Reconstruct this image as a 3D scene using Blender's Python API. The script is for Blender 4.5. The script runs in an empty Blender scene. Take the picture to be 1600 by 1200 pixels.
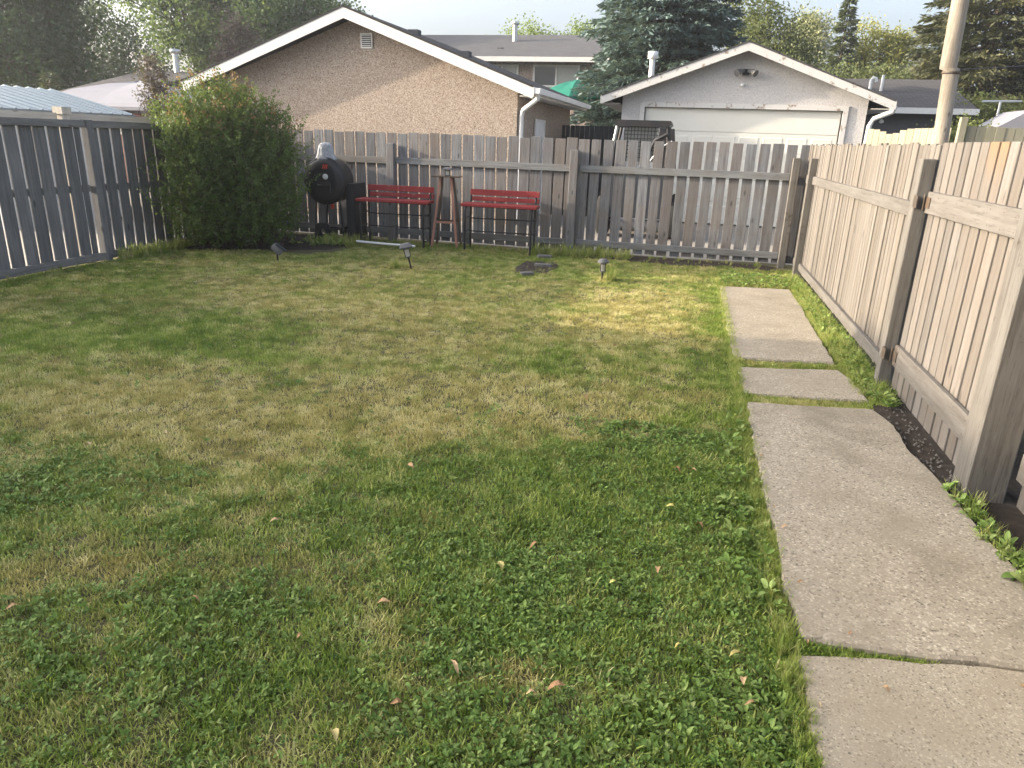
import bpy, bmesh, math, random
import numpy as np
from mathutils import Vector, Matrix, Euler

SC = bpy.context.scene
COL = SC.collection
RNG = np.random.default_rng(7)
random.seed(7)
rad = math.radians

# ------------------------------------------------------------------ camera
EYE = Vector((0.0, 0.0, 1.65))
PITCH, ROLL, YAW = rad(18.96), rad(1.95), rad(13.1)
fwd = Vector((-math.sin(YAW) * math.cos(PITCH), math.cos(YAW) * math.cos(PITCH), -math.sin(PITCH)))
r0 = Vector((math.cos(YAW), math.sin(YAW), 0))
u0 = r0.cross(fwd)
R = r0 * math.cos(ROLL) + u0 * math.sin(ROLL)
U = u0 * math.cos(ROLL) - r0 * math.sin(ROLL)
cd = bpy.data.cameras.new('camera')
cd.sensor_width = 36; cd.lens = 36 * 1109 / 1600; cd.clip_start = 0.05; cd.clip_end = 3000
cam = bpy.data.objects.new('camera', cd); COL.objects.link(cam)
m = Matrix((R, U, -fwd)).transposed().to_4x4(); m.translation = EYE
cam.matrix_world = m
SC.camera = cam

# ------------------------------------------------------------------ sky, sun, exposure
SUN_EL, SUN_OFF = rad(15.5), rad(9.2)      # the sun stands low over the fence at X < 0, slightly behind the camera
to_sun = Vector((-math.cos(SUN_EL) * math.cos(SUN_OFF), -math.cos(SUN_EL) * math.sin(SUN_OFF), math.sin(SUN_EL)))
w = bpy.data.worlds.new('World'); SC.world = w; w.use_nodes = True
nt = w.node_tree; nt.nodes.clear()
sky = nt.nodes.new('ShaderNodeTexSky'); sky.sky_type = 'NISHITA'; sky.sun_disc = False
sky.sun_elevation = SUN_EL; sky.sun_rotation = math.atan2(to_sun.x, to_sun.y)
sky.air_density = 0.85; sky.dust_density = 8.0; sky.ozone_density = 2.0
hs = nt.nodes.new('ShaderNodeHueSaturation'); hs.inputs['Saturation'].default_value = 0.6
bg = nt.nodes.new('ShaderNodeBackground'); bg.inputs[1].default_value = 0.15
ow = nt.nodes.new('ShaderNodeOutputWorld')
nt.links.new(sky.outputs[0], hs.inputs['Color']); nt.links.new(hs.outputs[0], bg.inputs[0]); nt.links.new(bg.outputs[0], ow.inputs[0])
sl = bpy.data.lights.new('sun', 'SUN'); sl.energy = 2.3; sl.angle = rad(0.9); sl.color = (1.0, 0.85, 0.66)
so = bpy.data.objects.new('sun', sl); COL.objects.link(so)
so.rotation_euler = to_sun.to_track_quat('Z', 'Y').to_euler(); so.location = (-30, -4, 12)
SC.view_settings.view_transform = 'Standard'; SC.view_settings.look = 'None'
SC.view_settings.exposure = 2.2; SC.view_settings.gamma = 1.0; SC.view_settings.use_curve_mapping = False
SC.render.engine = 'CYCLES'
SC.cycles.use_denoising = True
SC.cycles.max_bounces = 6; SC.cycles.transparent_max_bounces = 8
SC.cycles.diffuse_bounces = 5; SC.cycles.glossy_bounces = 2; SC.cycles.transmission_bounces = 4
SC.cycles.caustics_reflective = False; SC.cycles.caustics_refractive = False

# ------------------------------------------------------------------ helpers
def tag(o, label=None, cat=None, group=None, kind=None):
    if label: o['label'] = label
    if cat: o['category'] = cat
    if group: o['group'] = group
    if kind: o['kind'] = kind
    return o

def link(name, me, mat=None, parent=None, loc=(0, 0, 0), rot=(0, 0, 0)):
    if mat is not None and len(me.materials) == 0: me.materials.append(mat)
    o = bpy.data.objects.new(name, me); COL.objects.link(o)
    o.location = loc; o.rotation_euler = rot
    if parent: o.parent = parent
    return o

def empty(name, loc=(0, 0, 0), rz=0.0, parent=None):
    o = bpy.data.objects.new(name, None); COL.objects.link(o)
    o.location = loc; o.rotation_euler = (0, 0, rz); o.empty_display_size = 0.1
    if parent: o.parent = parent
    return o

def copy_tree(o, parent=None):
    c = o.copy(); COL.objects.link(c); c.parent = parent
    for ch in list(o.children): copy_tree(ch, c)
    return c

_BOX = {}
def box_mesh(size, mat, cham=0.003):
    key = (tuple(round(s, 3) for s in size), mat.name, cham)
    if key not in _BOX:
        bm = bmesh.new(); bmesh.ops.create_cube(bm, size=1.0)
        bmesh.ops.scale(bm, vec=size, verts=bm.verts)
        if cham: bmesh.ops.bevel(bm, geom=bm.edges[:], offset=min(cham, min(size) * .3), segments=1, affect='EDGES')
        me = bpy.data.meshes.new('piece'); bm.to_mesh(me); bm.free(); me.materials.append(mat)
        _BOX[key] = me
    return _BOX[key]

def box(name, parent, c, size, mat, rot=(0, 0, 0), cham=0.003):
    return link(name, box_mesh(size, mat, cham), None, parent, c, rot)

class MB:
    """collects shapes into one mesh"""
    def __init__(s): s.v = []; s.f = []; s.smooth = []
    def add(s, vs, fs, smooth=False):
        n = len(s.v); s.v += [tuple(p) for p in vs]; s.f += [tuple(i + n for i in f) for f in fs]; s.smooth += [smooth] * len(fs)
    def box(s, lo, hi):
        x0, y0, z0 = lo; x1, y1, z1 = hi
        s.add([(x0,y0,z0),(x1,y0,z0),(x1,y1,z0),(x0,y1,z0),(x0,y0,z1),(x1,y0,z1),(x1,y1,z1),(x0,y1,z1)],
              [(3,2,1,0),(4,5,6,7),(0,1,5,4),(1,2,6,5),(2,3,7,6),(3,0,4,7)])
    def prism(s, poly, d, axis='y', a=0.0):
        """poly: 2-D outline (counter-clockwise), pushed from a to a+d along the axis"""
        n = len(poly)
        def p(u, v, t): return (u, t, v) if axis == 'y' else ((t, u, v) if axis == 'x' else (u, v, t))
        vs = [p(u, v, a) for u, v in poly] + [p(u, v, a + d) for u, v in poly]
        s.add(vs, [tuple(range(n)), tuple(range(2 * n - 1, n - 1, -1))] + [(i, i + n, (i + 1) % n + n, (i + 1) % n) for i in range(n)])
    def tube(s, pts, r, n=8, cap=True):
        pts = [Vector(p) for p in pts]
        rs = r if isinstance(r, (list, tuple)) else [r] * len(pts)
        rings = []; up = None
        for i, p in enumerate(pts):
            d = (pts[min(i + 1, len(pts) - 1)] - pts[max(i - 1, 0)]).normalized()
            if up is None: up = d.orthogonal().normalized()
            up = (up - d * up.dot(d))
            up = up.normalized() if up.length > 1e-6 else d.orthogonal().normalized()
            b = d.cross(up)
            rings.append([p + (up * math.cos(2 * math.pi * k / n) + b * math.sin(2 * math.pi * k / n)) * rs[i] for k in range(n)])
        vs = [q for rg in rings for q in rg]; fs = []
        for i in range(len(pts) - 1):
            for k in range(n):
                fs.append((i * n + k, i * n + (k + 1) % n, (i + 1) * n + (k + 1) % n, (i + 1) * n + k))
        s.add(vs, fs, True)
        if cap: s.add(rings[0], [tuple(reversed(range(n)))]); s.add(rings[-1], [tuple(range(n))])
    def lathe(s, prof, n=24, c=(0, 0, 0), axis='z'):
        vs = []; fs = []
        for (r, h) in prof:
            for k in range(n):
                a = 2 * math.pi * k / n; x, y = r * math.cos(a), r * math.sin(a)
                p = (x, y, h) if axis == 'z' else ((x, -h, y) if axis == 'y' else (h, x, y))
                vs.append((p[0] + c[0], p[1] + c[1], p[2] + c[2]))
        for i in range(len(prof) - 1):
            for k in range(n):
                fs.append((i * n + k, i * n + (k + 1) % n, (i + 1) * n + (k + 1) % n, (i + 1) * n + k))
        s.add(vs, fs, True)
    def build(s, name, mat, parent=None, loc=(0, 0, 0), rot=(0, 0, 0)):
        me = bpy.data.meshes.new(name); me.from_pydata(s.v, [], s.f)
        me.polygons.foreach_set('use_smooth', s.smooth); me.update()
        bm = bmesh.new(); bm.from_mesh(me); bmesh.ops.recalc_face_normals(bm, faces=bm.faces); bm.to_mesh(me); bm.free()
        return link(name, me, mat, parent, loc, rot)

def np_mesh(name, V, F, attrs=None, smooth=False):
    """V (n,3), F (m,k) with k 3 or 4; attrs: name -> per-vertex floats"""
    me = bpy.data.meshes.new(name); V = np.asarray(V, np.float32); F = np.asarray(F, np.int32)
    m_, k = F.shape
    me.vertices.add(len(V)); me.vertices.foreach_set('co', V.ravel())
    me.loops.add(m_ * k); me.loops.foreach_set('vertex_index', F.ravel())
    me.polygons.add(m_); me.polygons.foreach_set('loop_start', np.arange(0, m_ * k, k, dtype=np.int32))
    me.update(calc_edges=True)
    if smooth: me.polygons.foreach_set('use_smooth', np.ones(m_, bool))
    for a, vals in (attrs or {}).items():
        at = me.attributes.new(a, 'FLOAT', 'POINT'); at.data.foreach_set('value', np.asarray(vals, np.float32))
    me.validate(); return me

def vnoise(x, y, seed=0):
    """smooth lattice noise 0..1"""
    x = np.asarray(x, float); y = np.asarray(y, float)
    xi = np.floor(x).astype(np.int64); yi = np.floor(y).astype(np.int64); fx = x - xi; fy = y - yi
    def h(a, b):
        n = (a * 374761393 + b * 668265263 + seed * 1274126177) & 0x7fffffff
        n = ((n ^ (n >> 13)) * 1274126177) & 0x7fffffff
        return ((n ^ (n >> 16)) & 0xffff) / 65535.0
    sx = fx * fx * (3 - 2 * fx); sy = fy * fy * (3 - 2 * fy)
    return (h(xi, yi) * (1 - sx) + h(xi + 1, yi) * sx) * (1 - sy) + (h(xi, yi + 1) * (1 - sx) + h(xi + 1, yi + 1) * sx) * sy
def fbm(x, y, s=1.0, o=4, seed=0):
    t = 0; a = .5; n = 0
    for i in range(o):
        t = t + a * vnoise(np.asarray(x) * s * 2 ** i, np.asarray(y) * s * 2 ** i, seed + i * 17); n += a; a *= .5
    return t / n

# ------------------------------------------------------------------ materials
class NT:
    def __init__(s, name):
        s.m = bpy.data.materials.new(name); s.m.use_nodes = True; s.t = s.m.node_tree
        s.t.nodes.clear(); s.out = s.t.nodes.new('ShaderNodeOutputMaterial')
    def n(s, typ, **kw):
        nd = s.t.nodes.new('ShaderNode' + typ)
        for k, v in kw.items():
            if k.startswith('_'): setattr(nd, k[1:], v)
            else:
                key = k.replace('__', ' ')
                inp = nd.inputs[int(key[1:])] if key[0] == 'i' and key[1:].isdigit() else nd.inputs[key]
                if isinstance(v, bpy.types.NodeSocket): s.t.links.new(v, inp)
                else: inp.default_value = v
        return nd
    def ramp(s, fac, stops, interp='LINEAR'):
        r = s.t.nodes.new('ShaderNodeValToRGB'); r.color_ramp.interpolation = interp
        e = r.color_ramp.elements
        while len(e) < len(stops): e.new(0.5)
        for el, (p, c) in zip(e, stops):
            el.position = p; el.color = (*c, 1) if len(c) == 3 else c
        s.t.links.new(fac, r.inputs[0]); return r.outputs[0]
    def mix(s, fac, a, b, mode='MIX'):
        x = s.t.nodes.new('ShaderNodeMix'); x.data_type = 'RGBA'; x.blend_type = mode
        for i, v in ((0, fac), (6, a), (7, b)):
            if isinstance(v, bpy.types.NodeSocket): s.t.links.new(v, x.inputs[i])
            else: x.inputs[i].default_value = (*v, 1) if isinstance(v, tuple) and len(v) == 3 else v
        return x.outputs[2]
    def math(s, op, a, b=0.0):
        x = s.t.nodes.new('ShaderNodeMath'); x.operation = op
        for i, v in ((0, a), (1, b)):
            if isinstance(v, bpy.types.NodeSocket): s.t.links.new(v, x.inputs[i])
            else: x.inputs[i].default_value = v
        return x.outputs[0]
    def noise(s, vec, scale, detail=4, rough=.55):
        return s.n('TexNoise', Vector=vec, Scale=scale, Detail=detail, Roughness=rough).outputs[0]
    def finish(s, color, rough=.8, bump=None, bstr=.3, bdist=.01, metal=0.0, spec=.3, **kw):
        b = s.n('BsdfPrincipled')
        for k, v in (('Base Color', color), ('Roughness', rough), ('Metallic', metal), ('Specular IOR Level', spec)):
            if isinstance(v, bpy.types.NodeSocket): s.t.links.new(v, b.inputs[k])
            else: b.inputs[k].default_value = (*v, 1) if isinstance(v, tuple) and len(v) == 3 else v
        if bump is not None:
            bp = s.n('Bump', Strength=bstr, Distance=bdist, Height=bump); s.t.links.new(bp.outputs[0], b.inputs['Normal'])
        s.t.links.new(b.outputs[0], s.out.inputs[0]); return s.m

def objvec(n, scale=(1, 1, 1), shift=True):
    tc = n.n('TexCoord').outputs['Object']
    if shift:
        rnd = n.n('ObjectInfo').outputs['Random']
        cx = n.n('CombineXYZ', X=n.math('MULTIPLY', rnd, 37.0), Y=n.math('MULTIPLY', rnd, 91.0), Z=n.math('MULTIPLY', rnd, 53.0)).outputs[0]
        tc = n.n('VectorMath', _operation='ADD', i0=tc, i1=cx).outputs[0]
    return n.n('Mapping', Vector=tc, Scale=scale).outputs[0]

def wood(name, base, dark, light, axis='z', stain=None, rough=.85, vary=.5, knots=True, peel=None, topstain=None):
    n = NT(name); A = {'x': 0, 'y': 1, 'z': 2}[axis]
    st = [28.0, 28.0, 28.0]; st[A] = 1.6
    v = objvec(n, tuple(st)); v1 = objvec(n)
    grain = n.noise(v, 1.0, 6, .62)
    fine = n.noise(v, 4.5, 3, .6)
    col = n.ramp(grain, [(.28, dark), (.5, base), (.74, light)])
    col = n.mix(n.math('MULTIPLY', n.math('GREATER_THAN', fine, .60), .5), col, tuple(c * .75 for c in dark))
    blot = n.noise(v1, 2.3, 4, .6)
    col = n.mix(n.math('MULTIPLY', n.ramp(blot, [(.42, (0,0,0)), (.72, (1,1,1))]), .5), col, stain or dark)
    rnd = n.n('ObjectInfo').outputs['Random']
    r2 = n.n('TexWhiteNoise', _noise_dimensions='1D', W=n.math('MULTIPLY', rnd, 913.7))
    gain = n.math('ADD', n.math('MULTIPLY', r2.outputs['Value'], vary), 1 - vary * .5)
    col = n.mix(1.0, col, n.n('CombineColor', Red=gain, Green=gain, Blue=gain).outputs[0], 'MULTIPLY')
    if stain is not None:     # some boards are browner than others
        r3 = n.n('TexWhiteNoise', _noise_dimensions='1D', W=n.math('MULTIPLY', rnd, 377.1)).outputs['Value']
        col = n.mix(n.math('MULTIPLY', n.math('POWER', r3, 2.0), .75), col, n.mix(.5, col, stain))
    h = grain
    if knots:
        ks = [7.0, 7.0, 7.0]; ks[A] = 2.6
        vo = n.n('TexVoronoi', Vector=objvec(n, tuple(ks)), Scale=1.0, Randomness=1.0)
        k = n.ramp(vo.outputs['Distance'], [(.05, (1,1,1)), (.15, (0,0,0))])
        pick = n.math('GREATER_THAN', n.n('SeparateColor', Color=vo.outputs['Color']).outputs[0], .5)
        kk = n.math('MULTIPLY', n.math('MULTIPLY', k, pick), .8)
        col = n.mix(kk, col, tuple(c * .35 for c in dark))
    if peel is not None:      # bare wood where the paint has worn off
        pn = n.noise(v1, 3.1, 5, .7)
        col = n.mix(n.ramp(pn, [(.62, (0,0,0)), (.68, (1,1,1))]), col, peel)
    if topstain is not None:  # orange tannin stain running down from the top end
        z = n.n('SeparateXYZ', Vector=n.n('TexCoord').outputs['Object']).outputs[2]
        f_ = n.math('ADD', n.math('MULTIPLY', z, 3.2), n.math('MULTIPLY', grain, 1.6))
        col = n.mix(n.math('MULTIPLY', n.ramp(n.math('SUBTRACT', f_, 2.6), [(.3, (0,0,0)), (1, (1,1,1))]), .6), col, topstain)
    return n.finish(col, rough, h, .5, .004, spec=.2)

def stucco(name, a, b, c, scale=55, bstr=.9):
    n = NT(name); v = objvec(n, shift=False)
    vo = n.n('TexVoronoi', Vector=v, Scale=scale)
    rv = n.n('SeparateColor', Color=vo.outputs['Color']).outputs[0]
    col = n.ramp(rv, [(.0, c), (.2, a), (.62, a), (.85, b), (1, b)])
    big = n.noise(v, .7, 5, .6)
    col = n.mix(n.math('MULTIPLY', big, .35), col, c)
    return n.finish(col, .95, n.math('SUBTRACT', 1.0, vo.outputs['Distance']), bstr, .012, spec=.1)

def plain(name, col, rough=.6, metal=0.0, spec=.3, dirt=.25, dscale=6.0, bstr=.1, dirtcol=None):
    n = NT(name); v = objvec(n)
    nz = n.noise(v, dscale, 6, .65)
    d = dirtcol or tuple(x * .45 for x in col)
    c = n.mix(n.math('MULTIPLY', n.ramp(nz, [(.4, (0,0,0)), (.75, (1,1,1))]), dirt), col, d)
    rg = n.math('ADD', n.math('MULTIPLY', nz, .25), rough - .12)
    return n.finish(c, rg, nz, bstr, .004, metal, spec)

def worn_paint(name, col, under, amount=.62, scale=9.0, rough=.7):
    n = NT(name); v = objvec(n)
    nz = n.noise(v, scale, 7, .72); fine = n.noise(v, 40, 3, .6)
    c = n.mix(n.math('MULTIPLY', fine, .3), col, tuple(x * .6 for x in col))
    c = n.mix(n.ramp(nz, [(amount, (0,0,0)), (amount + .06, (1,1,1))]), c, under)
    return n.finish(c, rough, nz, .25, .003)

def shingle(name, a, b, pitch_scale=1.0):
    n = NT(name); v = objvec(n, shift=False)
    uv = n.n('TexCoord').outputs['UV']
    br = n.n('TexBrick', Vector=v, Color1=(*a, 1), Color2=(*b, 1), Mortar=(*tuple(x * .55 for x in a), 1), Scale=1.0)
    br.inputs['Brick Width'].default_value = .3; br.inputs['Row Height'].default_value = .14; br.inputs['Mortar Size'].default_value = .012
    nz = n.noise(v, 30, 4, .7)
    c = n.mix(n.math('MULTIPLY', nz, .5), br.outputs[0], tuple(x * .6 for x in a))
    c = n.mix(n.math('MULTIPLY', n.ramp(n.noise(v, 1.3, 6, .7), [(.4, (0,0,0)), (.7, (1,1,1))]), .5), c, tuple(x * .55 for x in b))
    return n.finish(c, .95, nz, .5, .01, spec=.1)

def leaf_mat(name, c1, c2, c3=None, trans=.35, rough=.6, inst=None):
    """c1..c2 spread over the leaves by the 'tint' attribute; c3 mixed in where 'tint' is above 1"""
    n = NT(name)
    t = n.n('Attribute', _attribute_name='tint').outputs['Fac']
    col = n.ramp(t, [(0, c1), (.75, c2)] + ([(.82, c3), (1, c3)] if c3 else []))
    b = n.n('BsdfPrincipled', Roughness=rough); n.t.links.new(col, b.inputs['Base Color']); b.inputs['Specular IOR Level'].default_value = .25
    tr = n.n('BsdfTranslucent'); n.t.links.new(n.mix(.3, col, (.3, .35, .05)), tr.inputs[0])
    ms = n.n('MixShader', i0=trans, i1=b.outputs[0], i2=tr.outputs[0]); n.t.links.new(ms.outputs[0], n.out.inputs[0])
    return n.m

def grass_mat(name, greens, dries, trans=.3):
    n = NT(name)
    dry = n.n('Attribute', _attribute_name='dry', _attribute_type='INSTANCER').outputs['Fac']
    rnd = n.n('Attribute', _attribute_name='hue', _attribute_type='INSTANCER').outputs['Fac']
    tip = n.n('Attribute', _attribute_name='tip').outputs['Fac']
    g = n.ramp(rnd, [(0, greens[0]), (.6, greens[1]), (1, greens[2])])
    d = n.ramp(rnd, [(0, dries[0]), (.6, dries[1]), (1, dries[2])])
    col = n.mix(dry, g, d)
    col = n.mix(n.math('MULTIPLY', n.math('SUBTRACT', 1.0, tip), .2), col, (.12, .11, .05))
    b = n.n('BsdfPrincipled', Roughness=.55); n.t.links.new(col, b.inputs['Base Color']); b.inputs['Specular IOR Level'].default_value = .25
    tr = n.n('BsdfTranslucent'); n.t.links.new(col, tr.inputs[0])
    ms = n.n('MixShader', i0=trans, i1=b.outputs[0], i2=tr.outputs[0]); n.t.links.new(ms.outputs[0], n.out.inputs[0])
    return n.m

def soil_mat(name, a, b, c, scale=9.0):
    n = NT(name); v = objvec(n, shift=False)
    nz = n.noise(v, scale, 8, .7); fn = n.noise(v, scale * 12, 4, .7)
    col = n.mix(n.math('MULTIPLY', fn, .7), n.ramp(nz, [(.3, a), (.55, b), (.75, c)]), a)
    return n.finish(col, .95, fn, .8, .012, spec=.1)

def concrete(name, a, b, c, speck=120):
    n = NT(name); v = objvec(n, shift=False)
    vo = n.n('TexVoronoi', Vector=v, Scale=speck)
    rv = n.n('SeparateColor', Color=vo.outputs['Color']).outputs[0]
    col = n.ramp(rv, [(0, tuple(x * .42 for x in a)), (.14, a), (.7, a), (.9, b), (1, tuple(min(1, x * 1.25) for x in b))])
    big = n.noise(v, 2.2, 6, .62)
    col = n.mix(n.math('MULTIPLY', n.ramp(big, [(.42, (0,0,0)), (.7, (1,1,1))]), .75), col, c)
    damp = n.noise(v, .9, 7, .68)
    col = n.mix(n.math('MULTIPLY', n.ramp(damp, [(.52, (0,0,0)), (.66, (1,1,1))]), .5), col, tuple(x * .62 for x in c))
    pale = n.noise(v, 5.5, 6, .7)
    col = n.mix(n.math('MULTIPLY', n.ramp(pale, [(.56, (0,0,0)), (.72, (1,1,1))]), .35), col, b)
    v2 = n.n('TexVoronoi', Vector=v, Scale=14.0)
    spot = n.math('MULTIPLY', n.ramp(v2.outputs['Distance'], [(.04, (1,1,1)), (.075, (0,0,0))]), n.math('GREATER_THAN', n.n('SeparateColor', Color=v2.outputs['Color']).outputs[1], .7))
    col = n.mix(n.math('MULTIPLY', spot, .7), col, (.05, .045, .04))
    fn = n.noise(v, 160, 3, .6)
    hh = n.math('ADD', n.math('MULTIPLY', fn, .5), n.math('MULTIPLY', rv, .5))
    return n.finish(col, .92, hh, .55, .004, spec=.2)

M = {}
M['wood_grey'] = wood('wood_grey', (0.157, 0.162, 0.172), (0.084, 0.083, 0.087), (0.217, 0.230, 0.242), 'z', (0.157, 0.121, 0.095), vary=.45)
M['rail_grey'] = wood('rail_grey', (0.172, 0.178, 0.180), (0.101, 0.101, 0.102), (0.228, 0.237, 0.244), 'x', (0.146, 0.124, 0.100), vary=.2)
M['wood_blue'] = wood('wood_blue', (0.150, 0.147, 0.147), (0.097, 0.096, 0.096), (0.203, 0.197, 0.193), 'z', None, vary=.3)
M['rail_blue'] = wood('rail_blue', (0.175, 0.171, 0.164), (0.111, 0.105, 0.103), (0.230, 0.222, 0.210), 'y', None, vary=.2)
M['wood_tan'] = wood('wood_tan', (0.133, 0.121, 0.108), (0.096, 0.084, 0.071), (0.159, 0.147, 0.134), 'z', (0.122, 0.104, 0.082), vary=.42)
M['rail_tan'] = wood('rail_tan', (0.129, 0.119, 0.108), (0.092, 0.082, 0.071), (0.155, 0.145, 0.132), 'y', None, vary=.12, peel=(0.081, 0.064, 0.052))
M['wood_gate'] = wood('wood_gate', (0.137, 0.125, 0.114), (0.107, 0.095, 0.082), (0.159, 0.149, 0.138), 'z', (0.133, 0.107, 0.082), vary=.34)
M['wood_stained'] = wood('wood_stained', (.14, .126, .112), (.108, .095, .08), (.162, .15, .138), 'z', (.14, .11, .085), vary=.2, topstain=(.22, .125, .055))
M['post_tan'] = wood('post_tan', (0.122, 0.114, 0.102), (0.074, 0.065, 0.056), (0.148, 0.139, 0.127), 'z', None, vary=.15, peel=(0.059, 0.048, 0.039))
M['wood_cream'] = wood('wood_cream', (.50, .46, .40), (.36, .32, .26), (.58, .54, .48), 'z', None, vary=.25)
M['cream_rail'] = wood('cream_rail', (.46, .42, .36), (.34, .30, .25), (.54, .50, .44), 'y', None, vary=.2)
M['pole'] = wood('pole', (0.280, 0.252, 0.210), (0.154, 0.133, 0.105), (0.392, 0.364, 0.315), 'z', (0.168, 0.133, 0.098), vary=.1)
M['white_board'] = wood('white_board', (0.238, 0.227, 0.169), (0.192, 0.179, 0.128), (0.262, 0.249, 0.186), 'z', None, vary=.14, knots=False)
M['stucco_warm'] = stucco('stucco_warm', (0.341, 0.277, 0.225), (0.478, 0.416, 0.349), (0.162, 0.118, 0.090), 62, .6)
M['stucco_grey'] = stucco('stucco_grey', (.52, .50, .49), (.60, .58, .565), (.40, .38, .365), 60, .4)
M['stucco_far'] = stucco('stucco_far', (.34, .27, .235), (.42, .35, .31), (.22, .17, .15), 18)
M['stucco_cream'] = stucco('stucco_cream', (0.310, 0.279, 0.232), (0.347, 0.316, 0.267), (0.205, 0.174, 0.136), 90, .6)
M['white_trim'] = plain('white_trim', (0.648, 0.639, 0.621), .55, dirt=.3, dirtcol=(0.405, 0.378, 0.342))
M['peeling_trim'] = worn_paint('peeling_trim', (0.607, 0.589, 0.561), (0.258, 0.202, 0.156), .565, 7.0)
M['white_metal'] = plain('white_metal', (.72, .72, .71), .45, dirt=.15)
M['garage_door'] = plain('garage_door', (0.686, 0.670, 0.606), .5, dirt=.2, dscale=2.0, dirtcol=(0.528, 0.496, 0.415))
M['roof_dark'] = shingle('roof_dark', (.07, .068, .068), (.1, .098, .096))
M['roof_grey'] = shingle('roof_grey', (0.114, 0.113, 0.117), (0.144, 0.143, 0.145))
M['roof_brown'] = shingle('roof_brown', (.10, .095, .095), (.135, .128, .125))
M['roof_metal'] = plain('roof_metal', (0.223, 0.267, 0.291), .35, metal=.6, dirt=.2)
M['siding_dark'] = plain('siding_dark', (.085, .087, .095), .7)
M['siding_pale'] = plain('siding_pale', (.55, .56, .56), .7)
M['brick_red'] = plain('brick_red', (.22, .10, .075), .9, dirt=.5, dscale=12)
M['navy'] = plain('navy', (.03, .034, .042), .6)
M['black_metal'] = plain('black_metal', (.018, .018, .02), .45, dirt=.3, dirtcol=(.06, .05, .045))
M['black_enamel'] = plain('black_enamel', (.016, .017, .02), .42, dirt=.35, dscale=9, dirtcol=(.035, .036, .04))
M['grey_plastic'] = plain('grey_plastic', (.10, .10, .10), .55, dirt=.5, dirtcol=(.2, .19, .17))
M['lamp_cap'] = plain('lamp_cap', (.10, .10, .105), .45, dirt=.4)
M['galv'] = plain('galv', (.55, .56, .56), .4, metal=.7, dirt=.3)
M['rust_iron'] = plain('rust_iron', (.10, .085, .07), .6, metal=.5, dirt=.6, dirtcol=(.16, .08, .04))
M['red_paint'] = worn_paint('red_paint', (.25, .030, .030), (.26, .12, .09), .60, 7.0, .6)
M['red_mark'] = plain('red_mark', (.55, .06, .03), .5, dirt=.1)
M['gauge'] = plain('gauge', (.62, .62, .6), .3, dirt=.2)
M['stool_wood'] = worn_paint('stool_wood', (.36, .175, .125), (.25, .13, .09), .6, 8.0, .6)
M['green_cloth'] = plain('green_cloth', (.012, .15, .105), .85, dirt=.2)
M['white_cloth'] = plain('white_cloth', (.22, .22, .245), .85, dirt=.1)
M['grey_fibre'] = plain('grey_fibre', (.36, .37, .39), .9, dirt=.7, dscale=30, dirtcol=(.12, .12, .13), bstr=.8)
M['white_pipe'] = plain('white_pipe', (.66, .66, .64), .5, dirt=.35)
M['frosted'] = plain('frosted', (.55, .53, .48), .3, dirt=.3)
M['rubber'] = plain('rubber', (.02, .02, .02), .9)
M['bark'] = soil_mat('bark', (.05, .04, .03), (.10, .08, .06), (.15, .125, .10), 6)
M['concrete'] = concrete('concrete', (0.296, 0.257, 0.197), (0.400, 0.353, 0.277), (0.222, 0.189, 0.138))
M['concrete_near'] = concrete('concrete_near', (0.296, 0.257, 0.193), (0.370, 0.325, 0.248), (0.259, 0.214, 0.151), 170)
M['stone'] = concrete('stone', (0.144, 0.141, 0.135), (0.192, 0.186, 0.180), (0.096, 0.090, 0.084))
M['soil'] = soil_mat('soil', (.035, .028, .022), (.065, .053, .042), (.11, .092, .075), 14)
M['pebble'] = plain('pebble', (.10, .09, .08), .8, dirt=.5, dscale=20)
M['lawn_soil'] = soil_mat('lawn_soil', (.09, .08, .045), (.13, .12, .06), (.19, .16, .09), 7)
M['gravel'] = soil_mat('gravel', (.26, .235, .205), (.34, .31, .27), (.42, .39, .345), 3)
M['patio'] = soil_mat('patio', (.40, .37, .32), (.47, .44, .39), (.52, .49, .44), 2)
M['earth'] = soil_mat('earth', (.06, .065, .03), (.09, .09, .045), (.13, .115, .065), .6)
gl = NT('window_glass'); M['glass'] = gl.finish((.035, .045, .05), .08, spec=.8)
gl = NT('curtained_glass'); M['glass_pale'] = gl.finish((.30, .31, .29), .18, spec=.7)

# ================================================================== the setting
def sheet(name, x0, x1, y0, y1, z, mat, nx=1, ny=1, amp=0.0, fs=1.0):
    xs = np.linspace(x0, x1, nx + 1); ys = np.linspace(y0, y1, ny + 1)
    X, Y = np.meshgrid(xs, ys); Z = np.full_like(X, z)
    if amp: Z = z + amp * (fbm(X, Y, fs, 4, 3) - .5) * 2
    V = np.stack([X.ravel(), Y.ravel(), Z.ravel()], 1)
    i = np.arange(nx)[None, :] + (np.arange(ny) * (nx + 1))[:, None]; i = i.ravel()
    F = np.stack([i, i + 1, i + nx + 2, i + nx + 1], 1)
    return link(name, np_mesh(name, V, F, smooth=True), mat)

def lawn_z(x, y):
    return 0.035 * (fbm(x, y, .9, 4, 3) - .5) * 2 - .012
tag(sheet('ground', -400, 400, -300, 600, -.09, M['earth']), kind='structure')
tag(sheet('alley', -70, 70, 11.55, 17.4, -.03, M['gravel']), kind='structure')
tag(sheet('neighbour_patio', -14, -7.55, 1, 14, -.03, M['patio']), kind='structure')
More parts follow.
